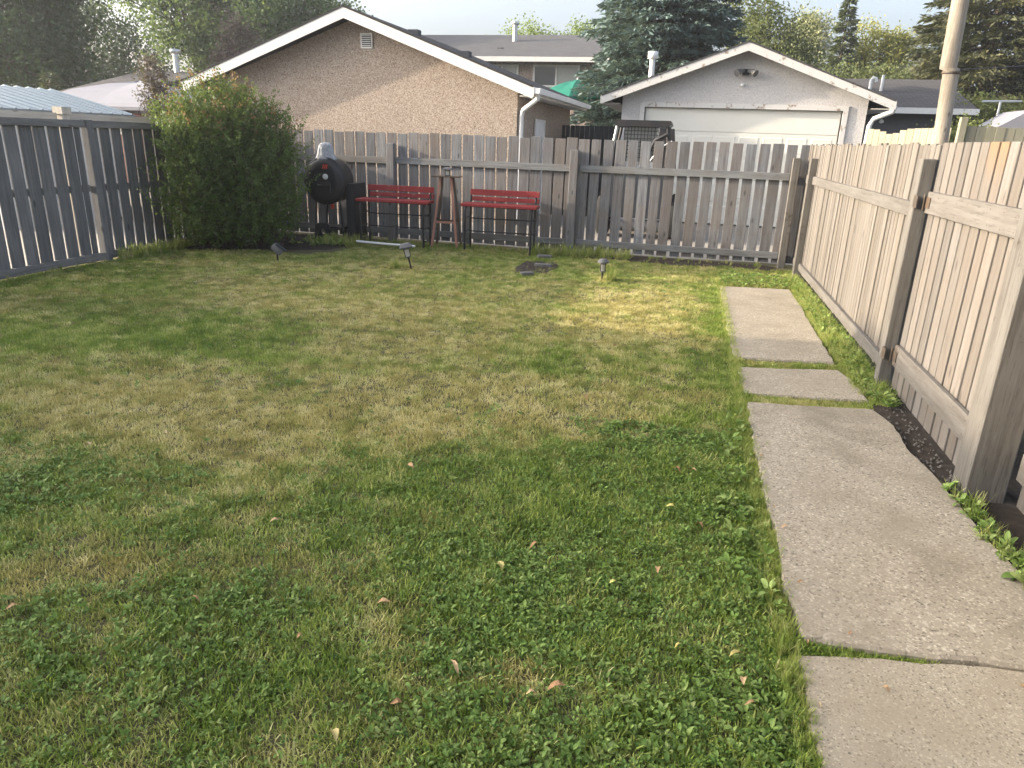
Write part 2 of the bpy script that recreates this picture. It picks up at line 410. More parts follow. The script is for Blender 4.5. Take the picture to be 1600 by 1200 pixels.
# the lawn sheet
nx, ny = 150, 190
xs = np.linspace(-7.45, 1.62, nx + 1); ys = np.linspace(-.6, 11.5, ny + 1); X, Y = np.meshgrid(xs, ys)
Z = lawn_z(X, Y)
onpath = (X > .48) & (X < 1.42) & (Y < 9.3)
Z = np.where(onpath | ((X > 1.28) & (Y < 5.3)), -.04, Z)
V = np.stack([X.ravel(), Y.ravel(), Z.ravel()], 1)
i = (np.arange(nx)[None, :] + (np.arange(ny) * (nx + 1))[:, None]).ravel()
tag(link('lawn', np_mesh('lawn', V, np.stack([i, i + 1, i + nx + 2, i + nx + 1], 1), smooth=True), M['lawn_soil']), kind='structure')

# ---- concrete path of four slabs
path = tag(empty('path', (0.9, 5, 0)), 'exposed aggregate concrete slabs along the tan fence', kind='structure')
def slab(pts, ztop, mat, seed, tilt=0.0):
    rg = random.Random(seed); out = []
    n = len(pts)
    for k in range(n):
        a = Vector(pts[k]); b = Vector(pts[(k + 1) % n]); L = (b - a).length; q = max(2, int(L / .045))
        d = (b - a).normalized(); nrm = Vector((-d.y, d.x))
        for j in range(q):
            t = j / q; p = a.lerp(b, t)
            w_ = (vnoise(p.x * 9 + seed * 7, p.y * 9)[()] - .5) * .022 + rg.uniform(-.004, .004)
            out.append(p + nrm * w_ * (0 if j == 0 else 1))
    N = len(out); c = sum(out, Vector((0, 0))) / N
    def ring(s, z):
        r_ = []
        for p in out:
            v = p - c; v = v * (1 - s / max(v.length, .01)); p2 = c + v
            r_.append((p2.x - .9, p2.y - 5, z + tilt * (p2.x - c.x)))
        return r_
    vs = ring(0, -.07) + ring(0, ztop - .012) + ring(.010, ztop)
    fs = []
    for l in range(2):
        for k in range(N): fs.append((l * N + k, l * N + (k + 1) % N, (l + 1) * N + (k + 1) % N, (l + 1) * N + k))
    fs.append(tuple(range(2 * N, 3 * N)))
    mb = MB(); mb.add(vs, fs); return mb.build('slab', mat, path)
slab([(.49, 5.86), (1.285, 5.98), (1.30, 7.1), (1.32, 8.3), (1.315, 9.2), (.475, 9.08)], .026, M['concrete'], 1)
slab([(.515, 4.96), (1.36, 5.08), (1.34, 5.55), (1.285, 5.79), (.50, 5.60)], .022, M['concrete'], 2)
slab([(.56, 2.27), (.9, 2.285), (1.55, 2.35), (1.50, 2.95), (1.465, 3.2), (1.455, 3.5), (1.435, 3.9), (1.395, 4.15), (1.395, 4.65), (1.335, 4.88), (.53, 4.76), (.515, 4.1), (.515, 3.5), (.54, 3.0), (.525, 2.6)], .03, M['concrete'], 3)
slab([(.535, 1.0), (1.56, 1.0), (1.56, 2.345), (1.1, 2.297), (.98, 2.275), (.525, 2.185)], .018, M['concrete_near'], 4)

# ---- bare soil beside the slabs and by the benches
def soil_patch(name, outline, z, label):
    mb = MB(); c = Vector((sum(p[0] for p in outline) / len(outline), sum(p[1] for p in outline) / len(outline)))
    rings = 7; pts = []
    for k in range(len(outline)):
        a = Vector(outline[k]); b = Vector(outline[(k + 1) % len(outline)])
        for j in range(5): pts.append(a.lerp(b, j / 5))
    N = len(pts); vs = []
    for r_ in range(rings):
        s = 1 - r_ / rings
        for p in pts:
            q = c + (p - c) * s
            vs.append((q.x, q.y, z + (-.03 if r_ == 0 else 0) + .02 * (vnoise(q.x * 22, q.y * 22, 5)[()] - .4)))
    fs = [(r_ * N + k, r_ * N + (k + 1) % N, (r_ + 1) * N + (k + 1) % N, (r_ + 1) * N + k) for r_ in range(rings - 1) for k in range(N)]
    fs.append(tuple((rings - 1) * N + k for k in range(N)))
    mb.add(vs, fs, True); return tag(mb.build(name, M['soil']), label, kind='structure')
soil_patch('soil', [(1.28, 5.10), (1.5, 5.6), (2.2, 5.6), (2.2, 4.4), (2.2, 3.0), (2.1, 2.3), (1.4, 2.3), (1.36, 3.0), (1.33, 4.0), (1.28, 4.7)], .006, 'bare dark soil between the slabs and the gate')
soil_patch('soil', [(-2.15, 9.15), (-1.72, 9.2), (-1.62, 9.8), (-1.75, 10.15), (-2.2, 10.1), (-2.25, 9.6)], .002, 'bare dark soil in the grass below the red bench')
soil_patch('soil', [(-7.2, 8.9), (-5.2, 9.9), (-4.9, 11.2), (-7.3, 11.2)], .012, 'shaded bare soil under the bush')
soil_patch('soil', [(-1.6, 10.72), (1.4, 10.75), (1.4, 11.2), (-1.6, 11.2)], .008, 'bare soil along the back fence')

pb = MB(); rg = random.Random(3)
for k in range(260):
    if k < 190: x, y = rg.uniform(1.40, 1.56), rg.uniform(3.1, 5.0)
    else: x, y = rg.uniform(-2.15, -1.7), rg.uniform(9.2, 10.1)
    s = rg.uniform(.004, .012); a = rg.uniform(0, 6.3)
    vs = [(x + s * math.cos(a + t) * rg.uniform(.8, 1.3), y + s * math.sin(a + t) * rg.uniform(.8, 1.3), .012) for t in (0, 1.57, 3.14, 4.71)]
    vs += [(x + rg.uniform(-.2, .2) * s, y + rg.uniform(-.2, .2) * s, .016 + s * .8)]
    pb.add(vs, [(0, 1, 4), (1, 2, 4), (2, 3, 4), (3, 0, 4)])
tag(pb.build('gravel', M['pebble']), 'loose pebbles on the bare soil', kind='stuff')

def flat_stone(x, y, sx, sy, rz, label, z=.012):
    mb = MB(); n = 12; rg = random.Random(int(x * 100 + y * 1000))
    rr = [rg.uniform(.85, 1.1) for _ in range(n)]
    f_ = lambda k, s: (math.copysign(abs(math.cos(k)) ** .55, math.cos(k)) * sx * s, math.copysign(abs(math.sin(k)) ** .55, math.sin(k)) * sy * s)
    ring = lambda s, zz: [(*f_(2 * math.pi * k / n, s * rr[k]), zz) for k in range(n)]
    vs = ring(1, -.03) + ring(1, .012) + ring(.94, .018)
    mb.add(vs, [(l * n + k, l * n + (k + 1) % n, (l + 1) * n + (k + 1) % n, (l + 1) * n + k) for l in (0, 1) for k in range(n)] + [tuple(range(2 * n, 3 * n))])
    return tag(mb.build('flat_stone', M['stone'], None, (x, y, z), (0, 0, rz)), label, 'stone')
flat_stone(-2.02, 10.55, .12, .07, .2, 'flat grey stone beside the foot of the red bench')
flat_stone(-1.95, 9.02, .09, .05, .5, 'small flat grey stone at the lawn edge of the bare soil')
flat_stone(-1.88, 9.72, .12, .05, .1, 'dark flat stone in the middle of the bare soil', .016)

# ================================================================== fences
def jit(s): return random.uniform(-s, s)
# ---- back fence
bf = tag(empty('back_fence', (-2.9, 11.25, 0)), 'weathered grey board fence with open gaps behind the red benches', 'fence')
def bf_board(x, wd, ztop, zbot=.05, dy=0.0, mat='wood_grey'):
    h = round(ztop - zbot, 2)
    box('board', bf, (x + 2.9, dy + jit(.003), (ztop + zbot) / 2 + jit(.006)), (wd, .019, h), M[mat], (jit(.006), jit(.006), jit(.03)))
x = -7.3
while x < 1.56:
    if x < -1.6: pitch, wd = .183, random.choice([.156, .158, .16])
    else: pitch, wd = .1865, random.choice([.142, .146, .15])
    if -1.9 < x < -1.6: wd = .165
    bf_board(x, wd, random.choice([1.69, 1.70, 1.71]) + (.01 if x > -1.6 else 0), .04)
    x += pitch + jit(.003)
for (a, b) in ((-7.3, -4.80), (-4.655, -1.825), (-1.67, 1.365)):
    for z0, z1, dy in ((1.225, 1.325, 0), (.11, .205, 0)):
        box('rail', bf, ((a + b) / 2 + 2.9, -.03, (z0 + z1) / 2), (b - a, .038, z1 - z0), M['rail_grey'], (0, jit(.002), 0))
for x in (-7.2, -4.727, -1.748, 1.42):
    box('post', bf, (x + 2.9, -.075 if x < 1 else -.10, .74), (.125 if x < 1 else .10, .10, 1.60), M['wood_grey' if x < 1 else 'post_tan'], (0, jit(.004), 0), .006)

# ---- tan side fence, from the corner to the gate
rf = tag(empty('side_fence', (1.58, 8, 0)), 'sunlit tan fence of narrow close boards beside the concrete path', 'fence')
y = 11.19; k = 0
while y > 5.50:
    h = random.choice([1.66, 1.67, 1.68])
    box('board', rf, (.012 + jit(.006), y - 8, .05 + h / 2), (.018, random.choice([.082, .085, .087]), h), M['wood_tan'], (jit(.004), 0, jit(.03)))
    y -= .0955 + jit(.002)
for z0, z1 in ((1.225, 1.325), (.10, .19)):
    box('rail', rf, (-.018, (10.3 + 5.6) / 2 - 8, (z0 + z1) / 2), (.038, 4.72, z1 - z0), M['rail_tan'], (0, 0, 0), .004)
    box('rail', rf, (-.018, 10.68 - 8, (z0 + z1) / 2), (.038, .42, z1 - z0), M['rail_tan'])
for yy, zt in ((10.38, 1.55), (5.53, 1.62)):
    box('post', rf, (-.045, yy - 8, zt / 2 - .03), (.09, .10, zt + .06), M['post_tan'], (jit(.004), 0, 0), .006)
# ---- gate
gt = tag(empty('gate', (1.58, 5.4, 0)), 'wide board gate in the tan fence hung on grey strap hinges', 'gate')
y = 5.395; k = 0
while y > 3.92:
    wd = random.choice([.110, .113, .116])
    mt = 'wood_stained' if k in (6, 7) else 'wood_gate'
    box('board', gt, (.012 + jit(.002), y - 5.4, .025 + .85), (.018, wd, 1.70), M[mt], (jit(.003), 0, jit(.02)))
    y -= .136 + jit(.003); k += 1
for z0, z1 in ((1.275, 1.415), (.205, .355)):
    rl = box('rail', gt, (-.017, -.735, (z0 + z1) / 2), (.034, 1.50, z1 - z0), M['rail_tan'], (0, 0, 0), .004)
    nb = MB()
    for q in range(9):
        for dz in (-.04, .038):
            cy, cz = .68 - q * .17 + jit(.012), dz + jit(.008)
            nb.lathe([(.0, .0175), (.0042, .0175), (.0042, .016)], 6, (0, 0, 0), 'x'); 
            nv = len(nb.v) - 18
            nb.v[nv:] = [(-vx - .0005, vy + cy, vz + cz) for vx, vy, vz in nb.v[nv:]]
    tag(nb.build('nail_heads', M['rust_iron'], rl), kind='stuff')
for z in (1.345, .28):
    hg = MB(); hg.box((-.040, -.075, z - .035), (-.0345, .02, z + .035)); hg.box((-.097, .0, z - .04), (-.0905, .085, z + .04))
    hg.tube([(-.05, .012, z - .05), (-.05, .012, z + .05)], .008, 8)
    hg.build('hinge', M['rust_iron'], gt)
# ---- heavy gate post, next bit of fence, stucco corner
gp = box('gate_post', None, (1.60, 3.765, .86), (.19, .18, 1.86), M['post_tan'], (0, 0, 0), .008)
tag(gp, 'thick tan wooden post at the latch end of the gate', 'post')
sf = tag(empty('short_fence', (1.73, 3.3, 0)), 'short length of tan fence between gate post and stucco wall', 'fence')
for q in range(4):
    box('board', sf, (.012, .285 - q * .125, .865), (.018, .112, 1.70), M['wood_gate'], (0, 0, jit(.01)))
for z0, z1 in ((1.275, 1.415), (.16, .30)):
    box('rail', sf, (-.017, .10, (z0 + z1) / 2), (.034, .47, z1 - z0), M['rail_tan'])
sw = MB(); sw.box((1.545, 1.6, -.05), (1.95, 3.06, 2.3))
tag(sw.build('stucco_wall', M['stucco_cream']), 'cream stucco wall corner where the tan fence ends', 'wall')

# ---- blue-grey fence at the other side of the yard
lf = tag(empty('weathered_fence', (-7.35, 8, 0)), 'shaded blue-grey board fence with bright gaps beside the bush', 'fence')
y = 5.2
while y < 11.2:
    wd = random.choice([.166, .169, .172])
    if abs(y - 7.70) > .09:
        box('board', lf, (-.02 + jit(.002), y - 8, .845 + jit(.004)), (.019, wd, 1.60), M['wood_blue'], (jit(.005), 0, jit(.02)))
    y += .196 + jit(.003)
box('board', lf, (-.02, 7.695 - 8, .845), (.019, .085, 1.60), M['wood_blue'])
for a, b in ((5.0, 7.79), (7.905, 11.2)):
    box('rail', lf, (.01, (a + b) / 2 - 8, 1.668), (.038, b - a, .085), M['rail_blue'], (0, 0, 0), .004)
    box('rail', lf, (.016, (a + b) / 2 - 8, .05), (.045, b - a, .09), M['rail_blue'], (jit(.003), 0, 0), .004)
    box('rail', lf, (-.052, (a + b) / 2 - 8, .90), (.038, b - a, .085), M['rail_blue'], (0, 0, 0), .004)
box('post', lf, (.0, 7.848 - 8, .84), (.10, .105, 1.76), M['wood_blue'], (0, 0, 0), .006)
cf = tag(empty('cream_fence', (-7.5, 8, 0)), 'pale unpainted fence top and post showing over the blue-grey fence', 'fence')
for a, b in ((5.0, 7.57), (7.73, 11.2)):
    box('rail', cf, (-.01, (a + b) / 2 - 8, 1.735), (.03, b - a, .10), M['cream_rail'], (0, 0, 0), .004)
cp = box('post', cf, (.005, 7.65 - 8, .87), (.10, .11, 1.80), M['wood_cream'], (0, 0, 0), .006)
cc = MB(); cc.box((-.07, -.07, .90), (.07, .07, .985)); cc.build('cap', M['wood_cream'], cp)

# ================================================================== buildings
def rake(parent, half, apex_z, slope, front, back, th, roofmat, trimmat, rake_h, over_f):
    """gable roof along local Y with its slabs, rake boards and eave fascia; half = eave half-width from the ridge"""
    ze = apex_z - half * slope
    for s, nm in ((-1, 'roof'), (1, 'roof')):
        mb = MB(); pr = [(0, apex_z), (s * half, ze), (s * half, ze + th), (0, apex_z + th)]
        if s > 0: pr = pr[::-1]
        mb.prism(pr, back - front + over_f, 'y', front - over_f)
        mb.build('roof', roofmat, parent)
        mb = MB(); g = .012
        pr = [(s * .0, apex_z - rake_h + g), (s * (half + .0), ze - rake_h + g), (s * half, ze - .004), (0, apex_z - .004)]
        mb.prism(pr if s > 0 else pr[::-1], .025, 'y', front - over_f + .01)
        mb.build('rake_board', trimmat, parent)
        mb = MB(); mb.box((min(s * half, s * (half + .025)), front - over_f + .01, ze - .15), (max(s * half, s * (half + .025)), back, ze + .01)); mb.build('fascia', trimmat, parent)
        mb = MB()    # soffit under the eave
        mb.box((min(s * (half - .36), s * (half - .004)), front, ze - .14), (max(s * (half - .36), s * (half - .004)), back, ze - .12)); mb.build('soffit', trimmat, parent)

def gable_walls(parent, hw, zl, apex_z, y0, y1, mat):
    mb = MB(); mb.prism([(-hw, -.1), (hw, -.1), (hw, zl), (0, apex_z), (-hw, zl)], y1 - y0, 'y', y0); return mb.build('wall', mat, parent)

# ---- tan stucco garage beyond the fence
gL = tag(empty('tan_garage', (-7.0, 14.75, 0), rad(-1.2)), 'tan pebbled stucco garage with gable wall, white rake boards and vent', 'garage')
gable_walls(gL, 3.5, 2.64, 3.86, 0, 5.7, M['stucco_warm'])
rake(gL, 3.9, 4.02, .362, 0, 5.8, .035, M['roof_dark'], M['white_trim'], .21, .42)
v = MB(); v.box((.17, -.03, 3.32), (.43, .0, 3.60)); vt = v.build('vent', M['white_trim'], gL)
v = MB(); v.box((.20, -.034, 3.35), (.40, -.0305, 3.57)); v.build('painted_recess', M['navy'], vt)  # flat dark sheet standing in for the shade behind the slats
for q in range(6):
    v = MB(); v.prism([(-.052, 3.36 + q * .036), (-.034, 3.365 + q * .036), (-.034, 3.378 + q * .036), (-.05, 3.372 + q * .036)], .2, 'x', .2); v.build('slat', M['white_trim'], vt)
g = MB(); g.prism([(3.93, 2.50), (4.03, 2.50), (4.05, 2.60), (3.93, 2.60)], 6.2, 'y', -.40); g.build('gutter', M['white_metal'], gL)
d = MB(); d.tube([(3.98, -.30, 2.52), (3.98, -.28, 2.42), (3.62, .02, 2.22), (3.58, .06, 2.12), (3.58, .06, .1)], .045, 8); d.build('downspout', M['white_metal'], gL)
d = MB(); d.box((3.5, 1.5, 0), (3.53, 2.4, 2.05)); dr = d.build('door', M['white_metal'], gL)
d = MB(); d.box((3.53, 1.45, 0), (3.55, 1.5, 2.1)); d.box((3.53, 2.4, 0), (3.55, 2.45, 2.1)); d.box((3.53, 1.5, 2.05), (3.55, 2.4, 2.1)); d.build('frame', M['white_trim'], dr)
for q, (lx, ly) in enumerate(((.85, 1.2), (2.1, .9))):
    zz = 4.05 - lx * .362
    v = MB(); v.box((lx - .11, ly - .11, zz - .05), (lx + .11, ly + .11, zz + .08)); v.build('roof_vent', M['siding_dark'], gL)

# ---- grey stucco garage with white door
gR = tag(empty('grey_garage', (.86, 17.0, 0)), 'grey stucco garage with wide white door and peeling white rake boards', 'garage')
mb = MB(); HW = 2.52
# the wall with a door opening: built from pieces round the opening
poly_l = [(-HW, -.1), (-2.02, -.1), (-2.02, 2.44), (-HW, 2.44)]
mb.prism(poly_l, .16, 'y', 0); mb.prism([(2.06, -.1), (HW, -.1), (HW, 2.44), (2.06, 2.44)], .16, 'y', 0)
mb.prism([(-HW, 2.44), (HW, 2.44), (HW, 2.66), (0, 3.60), (-HW, 2.66)], .16, 'y', 0)
mb.box((-HW, .16, -.1), (-HW + .15, 6, 2.66)); mb.box((HW - .15, .16, -.1), (HW, 6, 2.66)); mb.prism([(-HW + .15, -.1), (HW - .15, -.1), (HW - .15, 2.6), (0, 3.5), (-HW + .15, 2.6)], .1, 'y', 5.9)
mb.build('wall', M['stucco_grey'], gR)
rake(gR, 2.95, 3.70, .364, 0, 6.1, .03, M['roof_dark'], M['peeling_trim'], .17, .35)
dr = MB(); dr.box((-2.02, .10, 0), (2.06, .105, 2.44)); door = dr.build('garage_door', M['garage_door'], gR)
zs = [0, .49, .98, 1.47, 1.96, 2.435]
for q in range(5):
    b_ = MB(); b_.box((-2.0, .06, zs[q] + .004), (2.04, .0995, zs[q + 1] - .004)); b_.build('panel', M['garage_door'], door)
    if q < 4:
        for c_ in range(8):
            x0 = -1.93 + c_ * .495
            mbp = MB(); o0 = (x0, zs[q] + .08, x0 + .42, zs[q + 1] - .08)
            def rc(i): return [(o0[0] + i, o0[1] + i), (o0[2] - i, o0[1] + i), (o0[2] - i, o0[3] - i), (o0[0] + i, o0[3] - i)]
            A_ = [(u, .0598, v_) for u, v_ in rc(0)]; B_ = [(u, .053, v_) for u, v_ in rc(.025)]; C_ = [(u, .055, v_) for u, v_ in rc(.05)]
            mbp.add(A_ + B_ + C_, [(k, (k + 1) % 4, 4 + (k + 1) % 4, 4 + k) for k in range(4)] + [(4 + k, 4 + (k + 1) % 4, 8 + (k + 1) % 4, 8 + k) for k in range(4)] + [(8, 9, 10, 11)])
            mbp.build('raised_panel', M['garage_door'], door)
t = MB(); t.box((-2.12, -.03, 0), (-2.02, .14, 2.54)); t.box((2.06, -.03, 0), (2.16, .14, 2.54)); t.box((-2.02, -.03, 2.44), (2.06, .14, 2.54)); t.build('door_trim', M['peeling_trim'], gR)
fx = MB(); fx.box((-.05, -.06, 3.10), (.09, 0, 3.22)); fl = fx.build('flood_light', M['black_metal'], gR)
for s in (-1, 1):
    l_ = MB(); l_.tube([(.02 + s * .04, -.07, 3.18), (.02 + s * .12, -.14, 3.17), (.02 + s * .19, -.2, 3.12)], [.03, .05, .075], 10); l_.build('lamp_head', M['grey_plastic'], fl)
v = MB(); v.lathe([(.0, -.03), (.03, -.025), (.04, .0), (.03, .03), (0, .035)], 10, (-.02, -.04, 2.90)); v.build('sensor', M['white_metal'], gR)
c_ = MB(); c_.tube([(-2.02, 1.2, 2.75), (-2.02, 1.2, 3.52)], .065, 12); c_.lathe([(.0, 3.68), (.115, 3.68), (.115, 3.53), (.07, 3.52)], 12, (-2.02, 1.2, 0)); c_.build('chimney', M['white_metal'], gR)
d = MB(); d.tube([(2.98, -.25, 2.55), (2.96, -.22, 2.44), (2.66, -.05, 2.30), (2.60, -.06, 2.16), (2.58, -.06, .1)], .05, 8); d.build('downspout', M['white_trim'], gR)

# ---- two-storey house behind the garages
hs_ = tag(empty('brown_house', (-9.2, 29.5, 0)), 'two-storey brown house with grey shingle roof behind the tan garage', 'house')
mb = MB(); mb.box((-5.2, 0, -.1), (5.6, 8, 4.55)); mb.build('wall', M['stucco_far'], hs_)
mb = MB(); mb.prism([(-.6, 4.60), (8.6, 4.60), (8.6, 4.66), (4, 6.02), (-.6, 4.66)], 12.0, 'x', -5.8); rfh = mb.build('roof', M['roof_grey'], hs_)
mb = MB(); mb.box((-5.8, -.64, 4.50), (6.2, -.603, 4.67)); mb.build('fascia', M['white_trim'], hs_)
p = MB(); p.tube([(1.35, 2.6, 5.4), (1.35, 2.6, 6.2)], .10, 10); p.lathe([(0, 6.36), (.16, 6.34), (.16, 6.24), (.1, 6.2)], 10, (1.35, 2.6, 0)); p.build('flue', M['galv'], rfh)
p = MB(); p.box((1.05, .9, 4.98), (1.25, 1.1, 5.16)); p.build('roof_vent', M['siding_dark'], rfh)
for (x0, x1, z0, z1) in ((2.83, 4.52, 3.72, 4.38), (.9, 2.1, 3.72, 4.38), (2.6, 4.4, 1.0, 2.2), (-3.2, -1.4, 3.72, 4.38)):
    f_ = MB(); t_ = .07
    f_.box((x0 - t_, -.04, z0 - t_), (x1 + t_, .0, z0)); f_.box((x0 - t_, -.04, z1), (x1 + t_, .0, z1 + t_)); f_.box((x0 - t_, -.04, z0), (x0, .0, z1)); f_.box((x1, -.04, z0), (x1 + t_, .0, z1)); f_.box(((x0 + x1) / 2 - .03, -.04, z0), ((x0 + x1) / 2 + .03, 0, z1))
    wn = f_.build('window', M['white_trim'], hs_)
    for a_, b_, mt in ((x0, (x0 + x1) / 2 - .03, 'glass'), ((x0 + x1) / 2 + .03, x1, 'glass_pale')):
        g_ = MB(); g_.box((a_, -.015, z0), (b_, -.005, z1)); g_.build('pane', M[mt], wn)

# ---- dark-roofed house beyond the white fence
hr = tag(empty('dark_house', (3.4, 24.5, 0)), 'low dark house with black shingle roof and two white vent pipes', 'house')
mb = MB(); mb.box((0, 0, -.1), (3.9, 7, 2.78)); mb.build('wall', M['siding_dark'], hr)
mb = MB(); mb.prism([(-.5, 2.82), (7.5, 2.82), (7.5, 2.88), (3.5, 3.98), (-.5, 2.88)], 4.7, 'x', -.4); rh = mb.build('roof', M['roof_brown'], hr)
mb = MB(); mb.box((-.4, -.545, 2.74), (4.3, -.505, 2.90)); mb.build('gutter', M['siding_pale'], hr)
mb = MB(); mb.tube([(1.75, 1.6, 3.3), (1.75, 1.6, 3.80), (1.80, 1.6, 3.86), (1.88, 1.6, 3.84), (1.9, 1.6, 3.74)], .05, 8); mb.build('vent_pipe', M['white_metal'], rh)
mb = MB(); mb.tube([(2.1, 1.7, 3.3), (2.1, 1.7, 3.95)], .045, 8); mb.build('vent_pipe', M['white_metal'], rh)
mb = MB(); mb.lathe([(0, .09), (.05, .07), (.08, 0), (0, -.04)], 10, (1.9, -.08, 2.5)); mb.build('wall_lamp', M['white_metal'], hr)
mb = MB(); mb.box((.6, -.03, 1.0), (1.2, 0, 2.3)); mb.build('window', M['siding_pale'], hr)

# ---- houses on the other side
hb = tag(empty('brick_house', (-18.0, 18.6, 0)), 'red brick house with grey roof and flue behind the white gazebo', 'house')
mb = MB(); mb.box((0, 0, -.1), (2.0, 7, 2.35)); mb.build('wall', M['brick_red'], hb)
mb = MB(); mb.prism([(-.5, 2.38), (7.5, 2.38), (7.5, 2.45), (3.5, 3.42), (-.5, 2.45)], 2.5, 'x', -.25); rb = mb.build('roof', M['roof_brown'], hb)
mb = MB(); mb.box((-.25, -.54, 2.28), (2.25, -.505, 2.46)); mb.build('fascia', M['white_trim'], hb)
mb = MB(); mb.tube([(1.25, 3.4, 3.2), (1.25, 3.4, 3.95)], .09, 10); mb.lathe([(0, 4.1), (.17, 4.08), (.17, 3.98), (.09, 3.95)], 10, (1.25, 3.4, 0)); mb.build('flue', M['galv'], rb)
for x0 in (.15, 1.08):
    f_ = MB(); f_.box((x0 - .06, -.04, 1.44), (x0 + .86, 0, 1.5)); f_.box((x0 - .06, -.04, 2.15), (x0 + .86, 0, 2.21)); f_.box((x0 - .06, -.04, 1.5), (x0, 0, 2.15)); f_.box((x0 + .8, -.04, 1.5), (x0 + .86, 0, 2.15))
    wn = f_.build('window', M['white_trim'], hb); g_ = MB(); g_.box((x0, -.02, 1.5), (x0 + .8, -.008, 2.15)); g_.build('pane', M['glass_pale'], wn)
hw = tag(empty('white_house', (-25.4, 26, 0)), 'far pale house gable among the dark trees', 'house')
gable_walls(hw, 2.6, 2.6, 3.42, 0, 7, M['siding_pale']); rake(hw, 2.9, 3.52, .33, 0, 7.3, .05, M['roof_brown'], M['white_trim'], .14, .3)
sh = tag(empty('metal_shed', (-12.4, 10.7, 0)), 'shed with blue-grey ribbed metal roof beyond the blue-grey fence', 'shed')
mb = MB(); mb.box((-1.5, -1.1, -.05), (1.55, 1.6, 1.78)); mb.build('wall', M['siding_pale'], sh)
rm = empty('roof', (0, 0, 0), 0, sh)
for s in (-1, 1):
    q = MB(); pr = [(0, 2.26), (s * 1.8, 1.84), (s * 1.8, 1.87), (0, 2.29)]
    q.prism(pr[::-1] if s > 0 else pr, 3.2, 'y', -1.35); q.build('roof_sheet', M['roof_metal'], rm)
    for k in range(13):
        yy = -1.3 + k * .255; q = MB(); q.add([(0, yy, 2.29), (s * 1.8, yy, 1.87), (s * 1.8, yy + .04, 1.87), (0, yy + .04, 2.29), (0, yy + .02, 2.315), (s * 1.8, yy + .02, 1.895)], [(0, 1, 5, 4), (4, 5, 2, 3), (1, 2, 5), (0, 4, 3)]); q.build('rib', M['roof_metal'], rm)
# the neighbour's house whose long roof keeps most of the lawn in shade
hn = tag(empty('next_house', (-12.6, -1.9, 0)), 'long pale house next door shading the lawn', 'house')
gable_walls(hn, 2.8, 2.95, 4.1, -6, 6.15, M['siding_pale']); rake(hn, 3.15, 4.22, .38, -6, 6.2, .05, M['roof_brown'], M['white_trim'], .16, .3)

# ---- gazebo
gz = tag(empty('gazebo', (-12.75, 15.4, 0)), 'white cloth gazebo with shallow domed top over the blue-grey fence', 'gazebo')
mb = MB(); n = 8; prof = [(1.0, 2.06), (.93, 2.16), (.62, 2.42), (.3, 2.58), (.06, 2.66), (0, 2.68)]
vs = []; fs = []
for s, h in prof:
    for (cx, cy) in ((-1, -1), (0, -1), (1, -1), (1, 0), (1, 1), (0, 1), (-1, 1), (-1, 0)): vs.append((cx * 1.75 * s, cy * 1.5 * s, h - (.03 if cx == 0 or cy == 0 else 0)))
for l in range(len(prof) - 1):
    for k in range(8): fs.append((l * 8 + k, l * 8 + (k + 1) % 8, (l + 1) * 8 + (k + 1) % 8, (l + 1) * 8 + k))
mb.add(vs, fs); cl = mb.build('canopy', M['white_cloth'], gz)
mb = MB()
for (a, b, c2, d2) in ((-1.75, -1.5, 1.75, -1.48), (-1.75, 1.48, 1.75, 1.5), (-1.75, -1.48, -1.73, 1.48), (1.73, -1.48, 1.75, 1.48)): mb.box((a, b, 1.99), (c2, d2, 2.058))
mb.build('valance', M['white_cloth'], cl)
for cx in (-1.65, 1.65):
    for cy in (-1.4, 1.4):
        mb = MB(); mb.tube([(cx, cy, -.05), (cx, cy, 2.06)], .035, 8); mb.build('post', M['black_metal'], gz)

# ---- dark board fence between the garages
df = tag(empty('dark_fence', (-2.9, 19.4, 0)), 'near-black board fence closing the gap between the two garages', 'fence')
for k in range(16):
    box('board', df, (-.6 + k * .125, jit(.004), 1.0), (.118, .02, 2.12), M['navy'])
for z in (.5, 1.7): box('rail', df, (.34, .035, z), (2.0, .04, .09), M['navy'])

# ---- white fence by the utility pole
wf = tag(empty('cream_board_fence', (3.35, 16.4, 0), rad(-50)), 'sunlit cream board fence dipping in the middle beside the utility pole', 'fence')
for k in range(12):
    t_ = k / 11; h = 2.12 - .10 * math.exp(-((t_ - .3) / .14) ** 2) + .02 * t_
    box('board', wf, (.06 + k * .145, 0, h / 2 - .03), (.14, .02, h), M['white_board'], (0, 0, 0), .002)
for z in (.5, 1.5): box('rail', wf, (.85, .03, z), (1.75, .04, .09), M['white_board'])
wg = tag(empty('white_board_fence', (4.6, 15.0, 0)), 'white vertical board fence with taller end post beyond the tan fence', 'fence')
box('post', wg, (0, 0, 1.13), (.115, .115, 2.32), M['white_board'], (0, 0, 0), .006)
for k in range(15):
    box('board', wg, (.16 + k * .155, jit(.006), 1.06 + jit(.006)), (.146, .02, 2.16), M['white_board'], (0, 0, 0), .002)
for z in (.5, 1.6): box('rail', wg, (1.2, .03, z), (2.3, .04, .09), M['white_board'])

